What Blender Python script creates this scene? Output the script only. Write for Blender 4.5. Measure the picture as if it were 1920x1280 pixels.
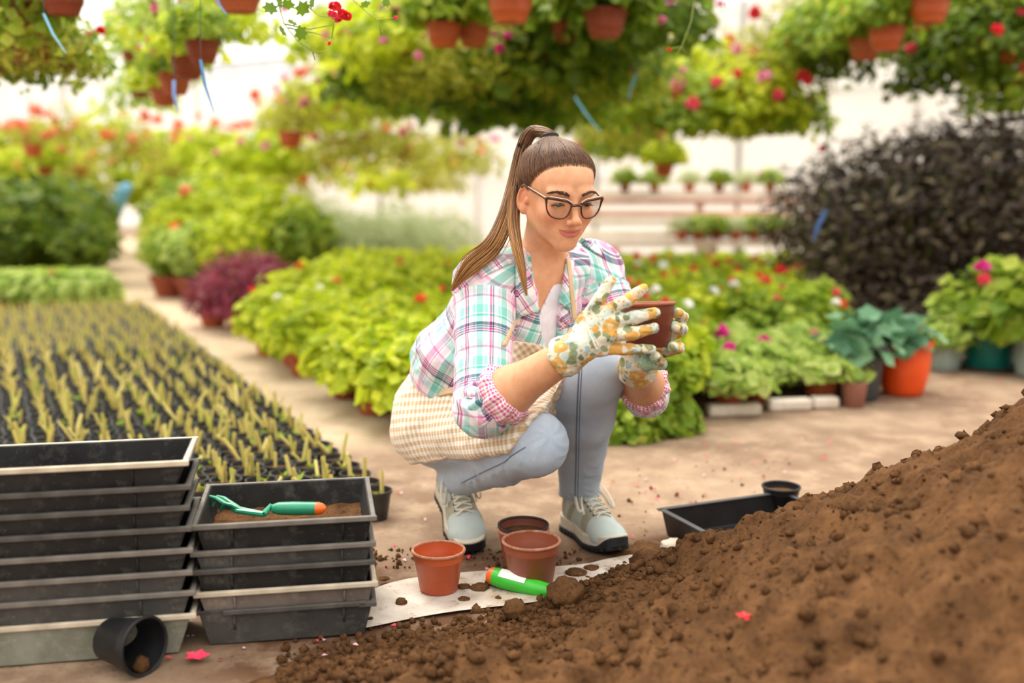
import bpy, bmesh, math, random
import numpy as np
from mathutils import Vector, Matrix, Euler
for _o in list(bpy.data.objects):
    bpy.data.objects.remove(_o)
S = bpy.context.scene
COL = S.collection
rng = np.random.default_rng(7)
random.seed(7)
PI = math.pi

# ------------------------------------------------------------------ camera
CAM_H, FPX = 0.854, 2000.0
PITCH = math.atan(0.15)
SP, CP = math.sin(PITCH), math.cos(PITCH)
cd = bpy.data.cameras.new('camera')
cam = bpy.data.objects.new('camera', cd)
COL.objects.link(cam)
cam.location = (0, 0, CAM_H)
cam.rotation_euler = (PI / 2 - PITCH, 0, 0)
cd.sensor_width = 36.0
cd.lens = FPX * 36.0 / 1920.0
cd.clip_start = 0.05
cd.clip_end = 200
cd.dof.use_dof = True
cd.dof.focus_distance = 2.2
cd.dof.aperture_fstop = cd.lens / 26.0
S.camera = cam

# ------------------------------------------------------------------ light: overcast sky over a film greenhouse, soft low sun from behind left
w = bpy.data.worlds.new('overcast_sky')
S.world = w
w.use_nodes = True
wn = w.node_tree.nodes
bg = wn['Background']
# overcast dome: three times brighter overhead than at the horizon, dull ground below it
_tc = wn.new('ShaderNodeTexCoord')
_sp = wn.new('ShaderNodeSeparateXYZ')
_rp = wn.new('ShaderNodeValToRGB')
w.node_tree.links.new(_tc.outputs['Generated'], _sp.inputs[0])
_mr = wn.new('ShaderNodeMapRange')
_mr.inputs['From Min'].default_value = -1.0
w.node_tree.links.new(_sp.outputs[2], _mr.inputs['Value'])
w.node_tree.links.new(_mr.outputs[0], _rp.inputs[0])
_rp.color_ramp.elements[0].position = 0.48
_rp.color_ramp.elements[0].color = (0.12, 0.10, 0.08, 1)
_rp.color_ramp.elements[1].position = 1.0
_rp.color_ramp.elements[1].color = (1.0, 0.965, 0.91, 1)
_e = _rp.color_ramp.elements.new(0.5)
_e.color = (0.28, 0.27, 0.255, 1)
w.node_tree.links.new(_rp.outputs[0], bg.inputs['Color'])
bg.inputs['Strength'].default_value = 2.9
sd = bpy.data.lights.new('sun', 'SUN')
sd.energy = 4.0
sd.angle = math.radians(25)
sd.color = (1.0, 0.93, 0.82)
sun = bpy.data.objects.new('sun', sd)
COL.objects.link(sun)
sun.location = (-3, 9, 9)
sun.rotation_euler = (math.radians(33), 0, math.radians(-146))
S.view_settings.view_transform = 'Standard'
S.view_settings.look = 'None'
S.view_settings.gamma = 1.0
S.view_settings.use_curve_mapping = False
S.view_settings.exposure = 0.08

# ------------------------------------------------------------------ pixel helpers
CAMV = np.array([0, 0, CAM_H])
FWD = np.array([0, CP, -SP])
UPV = np.array([0, SP, CP])
RGT = np.array([1.0, 0, 0])


def at(x, y, d):
    """photo pixel at axial distance d (metres) -> world point"""
    return CAMV + d * FWD + (x - 960) / FPX * d * RGT - (y - 640) / FPX * d * UPV


def gnd(x, y, z=0.0):
    """photo pixel on the horizontal plane at height z"""
    r = FWD + (x - 960) / FPX * RGT - (y - 640) / FPX * UPV
    t = (z - CAM_H) / r[2]
    return CAMV + t * r


def atY(x, y, Y):
    """photo pixel on the upright plane at world distance Y"""
    r = FWD + (x - 960) / FPX * RGT - (y - 640) / FPX * UPV
    return CAMV + r * (Y / r[1])


def unit(v):
    v = np.asarray(v, float)
    return v / max(np.linalg.norm(v), 1e-9)


# ------------------------------------------------------------------ materials
def lin(c):
    """sRGB 0-255 -> linear rgba"""
    o = []
    for v in c[:3]:
        v = v / 255.0
        o.append(v / 12.92 if v <= 0.04045 else ((v + 0.055) / 1.055) ** 2.4)
    return (*o, 1.0)


class NT:
    """tiny node helper"""
    def __init__(s, name):
        s.m = bpy.data.materials.new(name)
        s.m.use_nodes = True
        s.t = s.m.node_tree
        s.b = s.t.nodes['Principled BSDF']
        s.out = s.t.nodes['Material Output']

    def n(s, kind, **kw):
        nd = s.t.nodes.new(kind)
        for k, v in kw.items():
            if k.startswith('i_'):
                key = k[2:]
                key = int(key) if key.isdigit() else key.replace('_', ' ')
                s.set(nd.inputs[key], v)
            else:
                setattr(nd, k, v)
        return nd

    def set(s, inp, v):
        if isinstance(v, bpy.types.NodeSocket):
            s.t.links.new(v, inp)
        else:
            inp.default_value = v

    def mix(s, f, a, b, blend='MIX'):
        nd = s.n('ShaderNodeMix', data_type='RGBA', blend_type=blend)
        s.set(nd.inputs[0], f)
        s.set(nd.inputs[6], a)
        s.set(nd.inputs[7], b)
        return nd.outputs[2]

    def math(s, op, a, b=0.0, c=None):
        nd = s.n('ShaderNodeMath', operation=op)
        s.set(nd.inputs[0], a)
        s.set(nd.inputs[1], b)
        if c is not None:
            s.set(nd.inputs[2], c)
        return nd.outputs[0]

    def coord(s, kind='Object'):
        return s.n('ShaderNodeTexCoord').outputs[kind]

    def attr(s, name, out='Vector'):
        return s.n('ShaderNodeAttribute', attribute_name=name).outputs[out]

    def noise(s, scale, detail=4, rough=0.55, vec=None, out='Fac'):
        nd = s.n('ShaderNodeTexNoise')
        nd.inputs['Scale'].default_value = scale
        nd.inputs['Detail'].default_value = detail
        nd.inputs['Roughness'].default_value = rough
        s.t.links.new(vec if vec is not None else s.coord(), nd.inputs['Vector'])
        return nd.outputs[out]

    def ramp(s, fac, stops, interp='LINEAR'):
        nd = s.n('ShaderNodeValToRGB')
        cr = nd.color_ramp
        cr.interpolation = interp
        while len(cr.elements) < len(stops):
            cr.elements.new(0.5)
        for e, (p, c) in zip(cr.elements, stops):
            e.position = p
            e.color = c if len(c) == 4 else (*c, 1)
        s.set(nd.inputs[0], fac)
        return nd.outputs[0]

    def bump(s, h, strength=0.3, dist=0.002):
        nd = s.n('ShaderNodeBump')
        nd.inputs['Strength'].default_value = strength
        nd.inputs['Distance'].default_value = dist
        s.t.links.new(h, nd.inputs['Height'])
        s.t.links.new(nd.outputs[0], s.b.inputs['Normal'])

    def base(s, c, rough=0.6, spec=0.5):
        s.set(s.b.inputs['Base Color'], c)
        s.set(s.b.inputs['Roughness'], rough)
        s.set(s.b.inputs['Specular IOR Level'], spec)
        return s.m


def plain(name, c1, c2=None, scale=12, rough=0.55, spec=0.4, bump=0.0, bscale=80, bdist=0.001):
    """two-tone noise material"""
    t = NT(name)
    if c2 is None:
        c2 = tuple(max(0, v * 0.82) for v in c1)
    f = t.ramp(t.noise(scale, 5), [(0.32, (0, 0, 0)), (0.7, (1, 1, 1))])
    t.base(t.mix(f, lin(c1), lin(c2)), rough, spec)
    if bump:
        t.bump(t.noise(bscale, 4), bump, bdist)
    return t.m


def leafmat(name, stops, trans=0.52, rough=0.5):
    """leaf: colour from the per-leaf random attribute, part of the light passes through"""
    t = NT(name)
    c = t.ramp(t.attr('rnd', 'Fac'), [(p, lin(q)) for p, q in stops])
    v = t.noise(25, 3)
    hs = t.n('ShaderNodeHueSaturation')
    t.set(hs.inputs['Color'], c)
    t.set(hs.inputs['Value'], t.math('MULTIPLY_ADD', v, 0.5, 0.75))
    t.base(hs.outputs[0], rough, 0.35)
    tr = t.n('ShaderNodeBsdfTranslucent')
    t.set(tr.inputs['Color'], hs.outputs[0])
    ms = t.n('ShaderNodeMixShader')
    ms.inputs[0].default_value = trans
    t.t.links.new(t.b.outputs[0], ms.inputs[1])
    t.t.links.new(tr.outputs[0], ms.inputs[2])
    t.t.links.new(ms.outputs[0], t.out.inputs['Surface'])
    return t.m


# ------------------------------------------------------------------ objects
def tag(o, label=None, cat=None, group=None, kind=None):
    if label: o['label'] = label
    if cat: o['category'] = cat
    if group: o['group'] = group
    if kind: o['kind'] = kind
    return o


def link(name, data, parent=None, loc=None, rot=None, scale=None):
    o = bpy.data.objects.new(name, data)
    COL.objects.link(o)
    if parent is not None: o.parent = parent
    if loc is not None: o.location = tuple(loc)
    if rot is not None: o.rotation_euler = rot
    if scale is not None: o.scale = (scale,) * 3 if np.isscalar(scale) else tuple(scale)
    return o


def empty(name, loc=(0, 0, 0), rotz=0.0):
    o = link(name, None, None, loc, (0, 0, rotz))
    o.empty_display_size = 0.05
    return o


def npmesh(name, V, F, mat=None, smooth=True, attrs=None):
    """mesh from numpy arrays; F is (n,3) or (n,4) or a list of those"""
    me = bpy.data.meshes.new(name)
    V = np.asarray(V, np.float32)
    Fs = F if isinstance(F, list) else [F]
    Fs = [np.asarray(f, np.int32) for f in Fs if len(f)]
    me.vertices.add(len(V))
    me.vertices.foreach_set('co', V.ravel())
    nl = sum(f.size for f in Fs)
    npoly = sum(len(f) for f in Fs)
    me.loops.add(nl)
    me.loops.foreach_set('vertex_index', np.concatenate([f.ravel() for f in Fs]))
    me.polygons.add(npoly)
    tot = np.concatenate([np.full(len(f), f.shape[1], np.int32) for f in Fs])
    st = np.concatenate([[0], np.cumsum(tot)[:-1]]).astype(np.int32)
    me.polygons.foreach_set('loop_start', st)
    me.polygons.foreach_set('use_smooth', np.full(npoly, smooth))
    me.update(calc_edges=True)
    me.validate()
    if attrs:
        for k, a in attrs.items():
            a = np.asarray(a, np.float32)
            if a.ndim == 1:
                me.attributes.new(k, 'FLOAT', 'POINT').data.foreach_set('value', a)
            else:
                if a.shape[1] == 2:
                    a = np.hstack([a, np.zeros((len(a), 1), np.float32)])
                me.attributes.new(k, 'FLOAT_VECTOR', 'POINT').data.foreach_set('vector', a.ravel())
    if mat is not None: me.materials.append(mat)
    return me


class MB:
    """collects simple shapes into one mesh"""
    def __init__(s):
        s.v, s.f = [], []

    def add(s, v, f):
        b = len(s.v)
        s.v += [tuple(p) for p in v]
        s.f += [tuple(b + i for i in q) for q in f]
        return s

    def box(s, c, d, rz=0.0, R=None):
        c = np.array(c, float)
        d = np.array(d, float) / 2
        if R is None:
            R = np.array([[math.cos(rz), -math.sin(rz), 0], [math.sin(rz), math.cos(rz), 0], [0, 0, 1]])
        p = [c + R @ (d * np.array(q)) for q in ((-1, -1, -1), (1, -1, -1), (1, 1, -1), (-1, 1, -1), (-1, -1, 1), (1, -1, 1), (1, 1, 1), (-1, 1, 1))]
        return s.add(p, ((0, 3, 2, 1), (4, 5, 6, 7), (0, 1, 5, 4), (1, 2, 6, 5), (2, 3, 7, 6), (3, 0, 4, 7)))

    def lathe(s, prof, n=24, c=(0, 0, 0), close=False, wob=0.0):
        b = []
        for (r, z) in prof:
            for i in range(n):
                a = 2 * PI * i / n
                q = r * (1 + wob * math.sin(2 * a + z * 20))
                b.append((c[0] + q * math.cos(a), c[1] + q * math.sin(a), c[2] + z))
        f = []
        m = len(prof)
        for j in range(m - 1):
            for i in range(n):
                k = (i + 1) % n
                f.append((j * n + i, j * n + k, (j + 1) * n + k, (j + 1) * n + i))
        if close:
            f.append(tuple(reversed(range(n))))
            f.append(tuple((m - 1) * n + i for i in range(n)))
        return s.add(b, f)

    def tube(s, pts, r, n=8, caps=True, flat=None, upv=(0, 0, 1)):
        pts = [np.array(p, float) for p in pts]
        m = len(pts)
        rs = [r] * m if np.isscalar(r) else list(r)
        b = []
        prev = None
        for i, p in enumerate(pts):
            t = unit(pts[min(i + 1, m - 1)] - pts[max(i - 1, 0)])
            if prev is None:
                u = np.cross(t, np.array(upv, float))
                if np.linalg.norm(u) < 1e-3: u = np.cross(t, (1, 0, 0))
                u = unit(u)
            else:
                u = unit(prev - t * np.dot(prev, t))
            prev = u
            v = np.cross(t, u)
            fu, fv = (1, 1) if flat is None else flat
            for k in range(n):
                a = 2 * PI * k / n
                b.append(p + rs[i] * (fu * math.cos(a) * u + fv * math.sin(a) * v))
        f = []
        for j in range(m - 1):
            for k in range(n):
                q = (k + 1) % n
                f.append((j * n + k, j * n + q, (j + 1) * n + q, (j + 1) * n + k))
        if caps:
            f.append(tuple(reversed(range(n))))
            f.append(tuple((m - 1) * n + k for k in range(n)))
        return s.add(b, f)

    def ball(s, c, r, nu=10, nv=6):
        c = np.array(c, float)
        r = np.array([r] * 3 if np.isscalar(r) else r, float)
        prof = [(math.sin(PI * j / nv), -math.cos(PI * j / nv)) for j in range(nv + 1)]
        b = [c + r * np.array((q * math.cos(2 * PI * i / nu), q * math.sin(2 * PI * i / nu), z)) for q, z in prof for i in range(nu)]
        f = []
        for j in range(nv):
            for i in range(nu):
                k = (i + 1) % nu
                f.append((j * nu + i, j * nu + k, (j + 1) * nu + k, (j + 1) * nu + i))
        return s.add(b, f)

    def mesh(s, name, mat=None, smooth=True, angle=None):
        me = bpy.data.meshes.new(name)
        me.from_pydata(s.v, [], s.f)
        me.update()
        bm = bmesh.new()
        bm.from_mesh(me)
        bmesh.ops.remove_doubles(bm, verts=bm.verts, dist=1e-6)
        bmesh.ops.recalc_face_normals(bm, faces=bm.faces)
        if angle:
            for e in bm.edges:
                if len(e.link_faces) == 2 and e.calc_face_angle(0) > math.radians(angle): e.smooth = False
        bm.to_mesh(me)
        bm.free()
        for p in me.polygons: p.use_smooth = smooth
        if mat is not None: me.materials.append(mat)
        return me

    def obj(s, name, mat=None, parent=None, smooth=True, angle=35, **kw):
        return link(name, s.mesh(name, mat, smooth, angle), parent, **kw)


def bevel(o, wd=0.002, seg=2):
    m = o.modifiers.new('bevel', 'BEVEL')
    m.width = wd
    m.segments = seg
    m.limit_method = 'ANGLE'
    return o


def dup(root, loc=None, rotz=None, scale=None, label=None, group=None, parent=None):
    r = root.copy()
    COL.objects.link(r)
    if loc is not None: r.location = tuple(loc)
    if rotz is not None: r.rotation_euler = (0, 0, rotz)
    if scale is not None: r.scale = (scale,) * 3 if np.isscalar(scale) else tuple(scale)
    if label: r['label'] = label
    if group: r['group'] = group
    if parent is not None: r.parent = parent
    for ch in root.children:
        c = ch.copy()
        COL.objects.link(c)
        c.parent = r
        for g in ch.children:
            d = g.copy()
            COL.objects.link(d)
            d.parent = c
    return r


# ------------------------------------------------------------------ noise and signed-distance shapes
_perm = np.random.default_rng(3).permutation(256)
_perm = np.concatenate([_perm, _perm])
_grad = np.random.default_rng(4).normal(size=(256, 3))
_grad /= np.linalg.norm(_grad, axis=1)[:, None]


def perlin(P):
    P = np.asarray(P, float)
    I = np.floor(P).astype(int)
    F = P - I
    u = F * F * F * (F * (F * 6 - 15) + 10)
    I &= 255
    r = 0
    for dx in (0, 1):
        for dy in (0, 1):
            for dz in (0, 1):
                h = _perm[_perm[_perm[(I[:, 0] + dx) & 255] + ((I[:, 1] + dy) & 255)] + ((I[:, 2] + dz) & 255)]
                g = _grad[h]
                d = g[:, 0] * (F[:, 0] - dx) + g[:, 1] * (F[:, 1] - dy) + g[:, 2] * (F[:, 2] - dz)
                wx = u[:, 0] if dx else 1 - u[:, 0]
                wy = u[:, 1] if dy else 1 - u[:, 1]
                wz = u[:, 2] if dz else 1 - u[:, 2]
                r = r + d * wx * wy * wz
    return r


def fbm(P, oct=4, gain=0.5):
    P = np.asarray(P, float)
    a, r = 1.0, 0
    for i in range(oct):
        r = r + a * perlin(P * (2 ** i) + 17.3 * i)
        a *= gain
    return r


def cap(a, b, ra, rb=None):
    a, b = np.array(a, float), np.array(b, float)
    rb = ra if rb is None else rb
    ba = b - a
    L = ba @ ba + 1e-12

    def f(X, Y, Z):
        px, py, pz = X - a[0], Y - a[1], Z - a[2]
        t = np.clip((px * ba[0] + py * ba[1] + pz * ba[2]) / L, 0, 1)
        return np.sqrt((px - t * ba[0]) ** 2 + (py - t * ba[1]) ** 2 + (pz - t * ba[2]) ** 2) - (ra + (rb - ra) * t)
    return f, np.minimum(a - ra, b - rb), np.maximum(a + ra, b + rb)


def ell(c, r, R=None):
    c, r = np.array(c, float), np.array(r, float)
    R = np.eye(3) if R is None else np.array(R, float)   # columns = axes

    def f(X, Y, Z):
        p = [X - c[0], Y - c[1], Z - c[2]]
        q = [p[0] * R[0, i] + p[1] * R[1, i] + p[2] * R[2, i] for i in range(3)]
        k0 = np.sqrt(sum((q[i] / r[i]) ** 2 for i in range(3)))
        k1 = np.sqrt(sum((q[i] / r[i] ** 2) ** 2 for i in range(3))) + 1e-9
        return k0 * (k0 - 1) / k1
    m = np.full(3, r.max())
    if np.allclose(R, np.eye(3)): m = r
    return f, c - m, c + m


def etube(a, b, side, ra, rb):
    """tapered tube of elliptic section; ra=(side,depth) at a"""
    a, b = np.array(a, float), np.array(b, float)
    ax = unit(b - a)
    L = np.linalg.norm(b - a)
    s = unit(np.array(side) - ax * np.dot(side, ax))
    d = np.cross(ax, s)

    def f(X, Y, Z):
        px, py, pz = X - a[0], Y - a[1], Z - a[2]
        h = px * ax[0] + py * ax[1] + pz * ax[2]
        t = np.clip(h / L, 0, 1)
        over = h - t * L
        u = px * s[0] + py * s[1] + pz * s[2]
        v = px * d[0] + py * d[1] + pz * d[2]
        ru = ra[0] + (rb[0] - ra[0]) * t
        rv = ra[1] + (rb[1] - ra[1]) * t
        mn = np.minimum(ru, rv)
        return (np.sqrt((u / ru) ** 2 + (v / rv) ** 2 + (over / mn) ** 2) - 1) * mn
    m = max(*ra, *rb)
    return f, np.minimum(a, b) - m, np.maximum(a, b) + m


def half(p, n):
    """half space, negative on the side n points away from"""
    p, n = np.array(p, float), unit(n)
    return (lambda X, Y, Z: (X - p[0]) * n[0] + (Y - p[1]) * n[1] + (Z - p[2]) * n[2]), None, None


class Sdf:
    def __init__(s, lo, hi, h, fine=None):
        """rectilinear grid; fine=(lo,hi,h) refines one box"""
        s.ax = []
        for i in range(3):
            a = np.arange(lo[i], hi[i] + h, h)
            if fine is not None:
                fl, fh, fs = fine
                a = np.concatenate([np.arange(lo[i], fl[i], h), np.arange(fl[i], fh[i], fs), np.arange(fh[i], hi[i] + h, h)])
                a = np.unique(a)
                a = a[np.concatenate([[True], np.diff(a) > fs * 0.3])]
            s.ax.append(a)
        s.h = h
        s.f = np.full([len(a) for a in s.ax], 1.0, np.float32)

    def _sl(s, lo, hi, pad):
        if lo is None: return tuple(slice(0, len(a)) for a in s.ax)
        return tuple(slice(max(0, np.searchsorted(a, lo[i] - pad)), min(len(a), np.searchsorted(a, hi[i] + pad) + 1)) for i, a in enumerate(s.ax))

    def _ev(s, pr, pad):
        fn, lo, hi = pr
        sl = s._sl(lo, hi, pad)
        X = s.ax[0][sl[0]][:, None, None].astype(np.float32)
        Y = s.ax[1][sl[1]][None, :, None].astype(np.float32)
        Z = s.ax[2][sl[2]][None, None, :].astype(np.float32)
        if 0 in (X.size, Y.size, Z.size): return sl, None
        return sl, np.broadcast_to(fn(X, Y, Z), (X.size, Y.size, Z.size))

    @staticmethod
    def smin(a, b, k):
        if k <= 0: return np.minimum(a, b)
        h = np.maximum(k - np.abs(a - b), 0) / k
        return np.minimum(a, b) - h * h * k * 0.25

    def add(s, pr, k=0.02):
        sl, d = s._ev(pr, k + 2.5 * s.h)
        if d is not None: s.f[sl] = s.smin(s.f[sl], d, k)
        return s

    def sub(s, pr, k=0.01):
        sl, d = s._ev(pr, k + 2.5 * s.h)
        if d is not None: s.f[sl] = -s.smin(-s.f[sl], d, k)
        return s

    def keep(s, pr, k=0.0):
        sl, d = s._ev((pr[0], None, None), 0)
        s.f[sl] = -s.smin(-s.f[sl], -d, k)
        return s

    def nets(s):
        f = s.f
        sg = f < 0
        b = sg.view(np.uint8)
        cnt = np.zeros([n - 1 for n in f.shape], np.uint8)
        for dx in (0, 1):
            for dy in (0, 1):
                for dz in (0, 1):
                    cnt += b[dx:f.shape[0] - 1 + dx, dy:f.shape[1] - 1 + dy, dz:f.shape[2] - 1 + dz]
        I = np.argwhere((cnt > 0) & (cnt < 8))
        idx = np.full(cnt.shape, -1, np.int32)
        idx[I[:, 0], I[:, 1], I[:, 2]] = np.arange(len(I))
        C = {(dx, dy, dz): f[I[:, 0] + dx, I[:, 1] + dy, I[:, 2] + dz] for dx in (0, 1) for dy in (0, 1) for dz in (0, 1)}
        acc = np.zeros((len(I), 3))
        num = np.zeros(len(I))
        for a in C:
            for ax in range(3):
                if a[ax] == 0:
                    c = list(a)
                    c[ax] = 1
                    va, vb = C[a], C[tuple(c)]
                    m = (va < 0) != (vb < 0)
                    t = np.where(m, va / np.where(m, va - vb, 1), 0)
                    p = np.tile(np.array(a, float), (len(I), 1))
                    p[:, ax] = t
                    acc[m] += p[m]
                    num[m] += 1
        fr = acc / num[:, None]
        V = np.empty((len(I), 3))
        for ax in range(3):
            A = s.ax[ax]
            V[:, ax] = A[I[:, ax]] * (1 - fr[:, ax]) + A[I[:, ax] + 1] * fr[:, ax]
        Q = []
        for ax in range(3):
            o1, o2 = (ax + 1) % 3, (ax + 2) % 3
            s0 = [slice(None)] * 3
            s1 = [slice(None)] * 3
            s0[ax] = slice(0, -1)
            s1[ax] = slice(1, None)
            ch = sg[tuple(s0)] != sg[tuple(s1)]
            E = np.argwhere(ch)
            E = E[(E[:, o1] > 0) & (E[:, o2] > 0) & (E[:, o1] < f.shape[o1] - 1) & (E[:, o2] < f.shape[o2] - 1)]
            q = []
            for d1, d2 in ((-1, -1), (0, -1), (0, 0), (-1, 0)):
                c = E.copy()
                c[:, o1] += d1
                c[:, o2] += d2
                q.append(idx[c[:, 0], c[:, 1], c[:, 2]])
            q = np.stack(q, 1)
            ins = sg[E[:, 0], E[:, 1], E[:, 2]]
            q[~ins] = q[~ins][:, ::-1]
            Q.append(q)
        return V, np.concatenate(Q)


def vnormals(V, F):
    n = np.cross(V[F[:, 2]] - V[F[:, 0]], V[F[:, 3 if F.shape[1] > 3 else 1]] - V[F[:, 1]]) if F.shape[1] > 3 else np.cross(V[F[:, 1]] - V[F[:, 0]], V[F[:, 2]] - V[F[:, 0]])
    N = np.zeros_like(V)
    for k in range(F.shape[1]):
        np.add.at(N, F[:, k], n)
    return N / (np.linalg.norm(N, axis=1)[:, None] + 1e-12)


def relax(V, F, it=2, lam=0.5):
    V = V.copy()
    e = np.concatenate([F[:, [i, (i + 1) % F.shape[1]]] for i in range(F.shape[1])])
    for _ in range(it):
        A = np.zeros_like(V)
        c = np.zeros(len(V))
        np.add.at(A, e[:, 0], V[e[:, 1]])
        np.add.at(c, e[:, 0], 1)
        V += lam * (A / np.maximum(c, 1)[:, None] - V)
    return V


def strands(P, R, n=3):
    """P (N,M,3) centre lines, R (N,M) radii -> V, F, strand index"""
    N, M, _ = P.shape
    T = np.gradient(P, axis=1)
    T /= np.linalg.norm(T, axis=2, keepdims=True) + 1e-9
    U = np.cross(T, np.array([0.31, 0.2, 0.93]))
    U /= np.linalg.norm(U, axis=2, keepdims=True) + 1e-9
    W = np.cross(T, U)
    a = np.arange(n) * 2 * PI / n
    V = P[:, :, None, :] + R[:, :, None, None] * (np.cos(a)[None, None, :, None] * U[:, :, None, :] + np.sin(a)[None, None, :, None] * W[:, :, None, :])
    V = V.reshape(-1, 3)
    i = np.arange(N)[:, None, None] * M * n
    j = np.arange(M - 1)[None, :, None] * n
    k = np.arange(n)[None, None, :]
    k2 = (k + 1) % n
    F = np.stack([i + j + k, i + j + k2, i + j + n + k2, i + j + n + k], -1).reshape(-1, 4)
    return V, F, np.repeat(np.arange(N), M * n)
# ================================================================== SETTING: film greenhouse
xs = np.unique(np.round(np.concatenate([np.arange(-9, -2.2, 0.3), np.arange(-2.2, 2.6, 0.03), np.arange(2.6, 9, 0.3)]), 4))
ys = np.unique(np.round(np.concatenate([np.arange(-1.5, 1.4, 0.15), np.arange(1.4, 4.6, 0.03), np.arange(4.6, 22, 0.12)]), 4))
GX_, GY_ = np.meshgrid(xs, ys, indexing='ij')
Vg = np.stack([GX_.ravel(), GY_.ravel(), np.zeros(GX_.size)], 1)
nx, ny = len(xs), len(ys)
ii, jj = np.meshgrid(np.arange(nx - 1), np.arange(ny - 1), indexing='ij')
k0 = (ii * ny + jj).ravel()
Fg = np.stack([k0, k0 + ny, k0 + ny + 1, k0 + 1], 1)
near = np.exp(-((Vg[:, 1] - 2.6) / 2.2) ** 2)
Vg[:, 2] = near * (0.004 * fbm(np.stack([Vg[:, 0] * 6, Vg[:, 1] * 6, Vg[:, 0] * 0], 1), 3) - 0.002)


def polydist(P, pts):
    d = np.full(len(P), 9.0)
    for a, b in zip(pts[:-1], pts[1:]):
        a, b = np.array(a)[:2], np.array(b)[:2]
        ba = b - a
        tt = np.clip(((P[:, :2] - a) @ ba) / (ba @ ba), 0, 1)
        d = np.minimum(d, np.linalg.norm(P[:, :2] - a - tt[:, None] * ba, axis=1))
    return d


wig = 0.10 * fbm(np.stack([Vg[:, 0] * 3, Vg[:, 1] * 3, Vg[:, 0] * 0 + 5], 1), 3)
walk = [gnd(660, 800), gnd(600, 760), gnd(470, 690), gnd(330, 605), gnd(245, 530), gnd(232, 470), gnd(228, 450)]
pave = np.clip(1.6 - (polydist(Vg, walk) + wig) / 0.24, 0, 1)
soil = np.clip(1.5 - (polydist(Vg, [gnd(560, 1225), gnd(900, 1120), gnd(1240, 1050), gnd(1460, 1000)]) + wig * 1.4) / 0.20, 0, 1)
soil = np.maximum(soil, 0.9 * np.clip(1.4 - (polydist(Vg, [gnd(700, 1075), gnd(900, 1050), gnd(1060, 1058)]) + wig * 1.5) / 0.12, 0, 1))
t = NT('packed_earth')
n1 = t.noise(1.3, 6, 0.6)
n2 = t.noise(9, 6, 0.65)
n3 = t.noise(70, 4, 0.7)
c = t.mix(t.ramp(n1, [(0.38, (0, 0, 0)), (0.62, (1, 1, 1))]), lin((156, 132, 110)), lin((124, 99, 80)))
c = t.mix(t.ramp(n2, [(0.45, (0, 0, 0)), (0.72, (1, 1, 1))]), c, lin((176, 151, 126)))
c = t.mix(t.math('MULTIPLY', t.attr('pave', 'Fac'), 0.85), c, t.mix(t.ramp(n2, [(0.4, (0, 0, 0)), (0.7, (1, 1, 1))]), lin((214, 192, 162)), lin((190, 164, 136))))
c = t.mix(t.math('MULTIPLY', t.attr('soil', 'Fac'), t.ramp(n2, [(0.32, (0, 0, 0)), (0.52, (1, 1, 1))])), c, lin((92, 64, 44)))
c = t.mix(t.ramp(n3, [(0.60, (0, 0, 0)), (0.72, (1, 1, 1))]), c, lin((100, 76, 58)))
t.base(c, 0.85, 0.2)
t.bump(n3, 0.5, 0.006)
floor = link('floor', npmesh('floor', Vg, Fg, t.m, attrs=dict(pave=pave, soil=soil)))
tag(floor, kind='structure')

# film cover
t = NT('greenhouse_film')
tr = t.n('ShaderNodeBsdfTransparent')
tl = t.n('ShaderNodeBsdfTranslucent')
tl.inputs['Color'].default_value = (0.95, 0.95, 0.93, 1)
ms = t.n('ShaderNodeMixShader')
ms.inputs[0].default_value = 0.35
t.t.links.new(tr.outputs[0], ms.inputs[1])
t.t.links.new(tl.outputs[0], ms.inputs[2])
t.t.links.new(ms.outputs[0], t.out.inputs['Surface'])
FILM = t.m
t = NT('milky_wall_film')
tl = t.n('ShaderNodeBsdfTranslucent')
t.set(tl.inputs['Color'], t.mix(t.noise(2.0, 4), (0.97, 0.95, 0.92, 1), (0.88, 0.85, 0.80, 1)))
t.base(lin((236, 232, 224)), 0.6)
ms = t.n('ShaderNodeMixShader')
ms.inputs[0].default_value = 0.55
t.t.links.new(t.b.outputs[0], ms.inputs[1])
t.t.links.new(tl.outputs[0], ms.inputs[2])
t.t.links.new(ms.outputs[0], t.out.inputs['Surface'])
MILK = t.m
STEEL = plain('galvanised_steel', (176, 176, 172), (140, 138, 132), 20, 0.5, 0.5)

RIDGE, EAVE, XL, XR = 3.6, 2.75, -8.5, 8.5


def roofz(x):
    return EAVE + (RIDGE - EAVE) * (1 - abs(x) / 8.5)


mb = MB()
for x0, x1 in ((XL, 0), (0, XR)):
    mb.add([(x0, -1.2, roofz(x0)), (x1, -1.2, roofz(x1)), (x1, 20.5, roofz(x1)), (x0, 20.5, roofz(x0))], [(0, 1, 2, 3)])
ceil = mb.obj('ceiling', FILM, smooth=False)
tag(ceil, kind='structure')
for y in np.arange(0.5, 20.6, 2.5):                          # rafters
    MB().tube([(XL, y, roofz(XL) - 0.04), (0, y, RIDGE - 0.04), (XR, y, roofz(XR) - 0.04)], 0.025, 6).obj('rafter', STEEL, ceil)
for x in (-6.5, -5.2, -3.9, -2.6, -1.3, 0, 1.3, 2.6, 3.9, 5.2, 6.5):   # purlins that carry the baskets
    MB().tube([(x, -1.2, roofz(x) - 0.09), (x, 20.4, roofz(x) - 0.09)], 0.018, 6).obj('purlin', STEEL, ceil)


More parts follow.
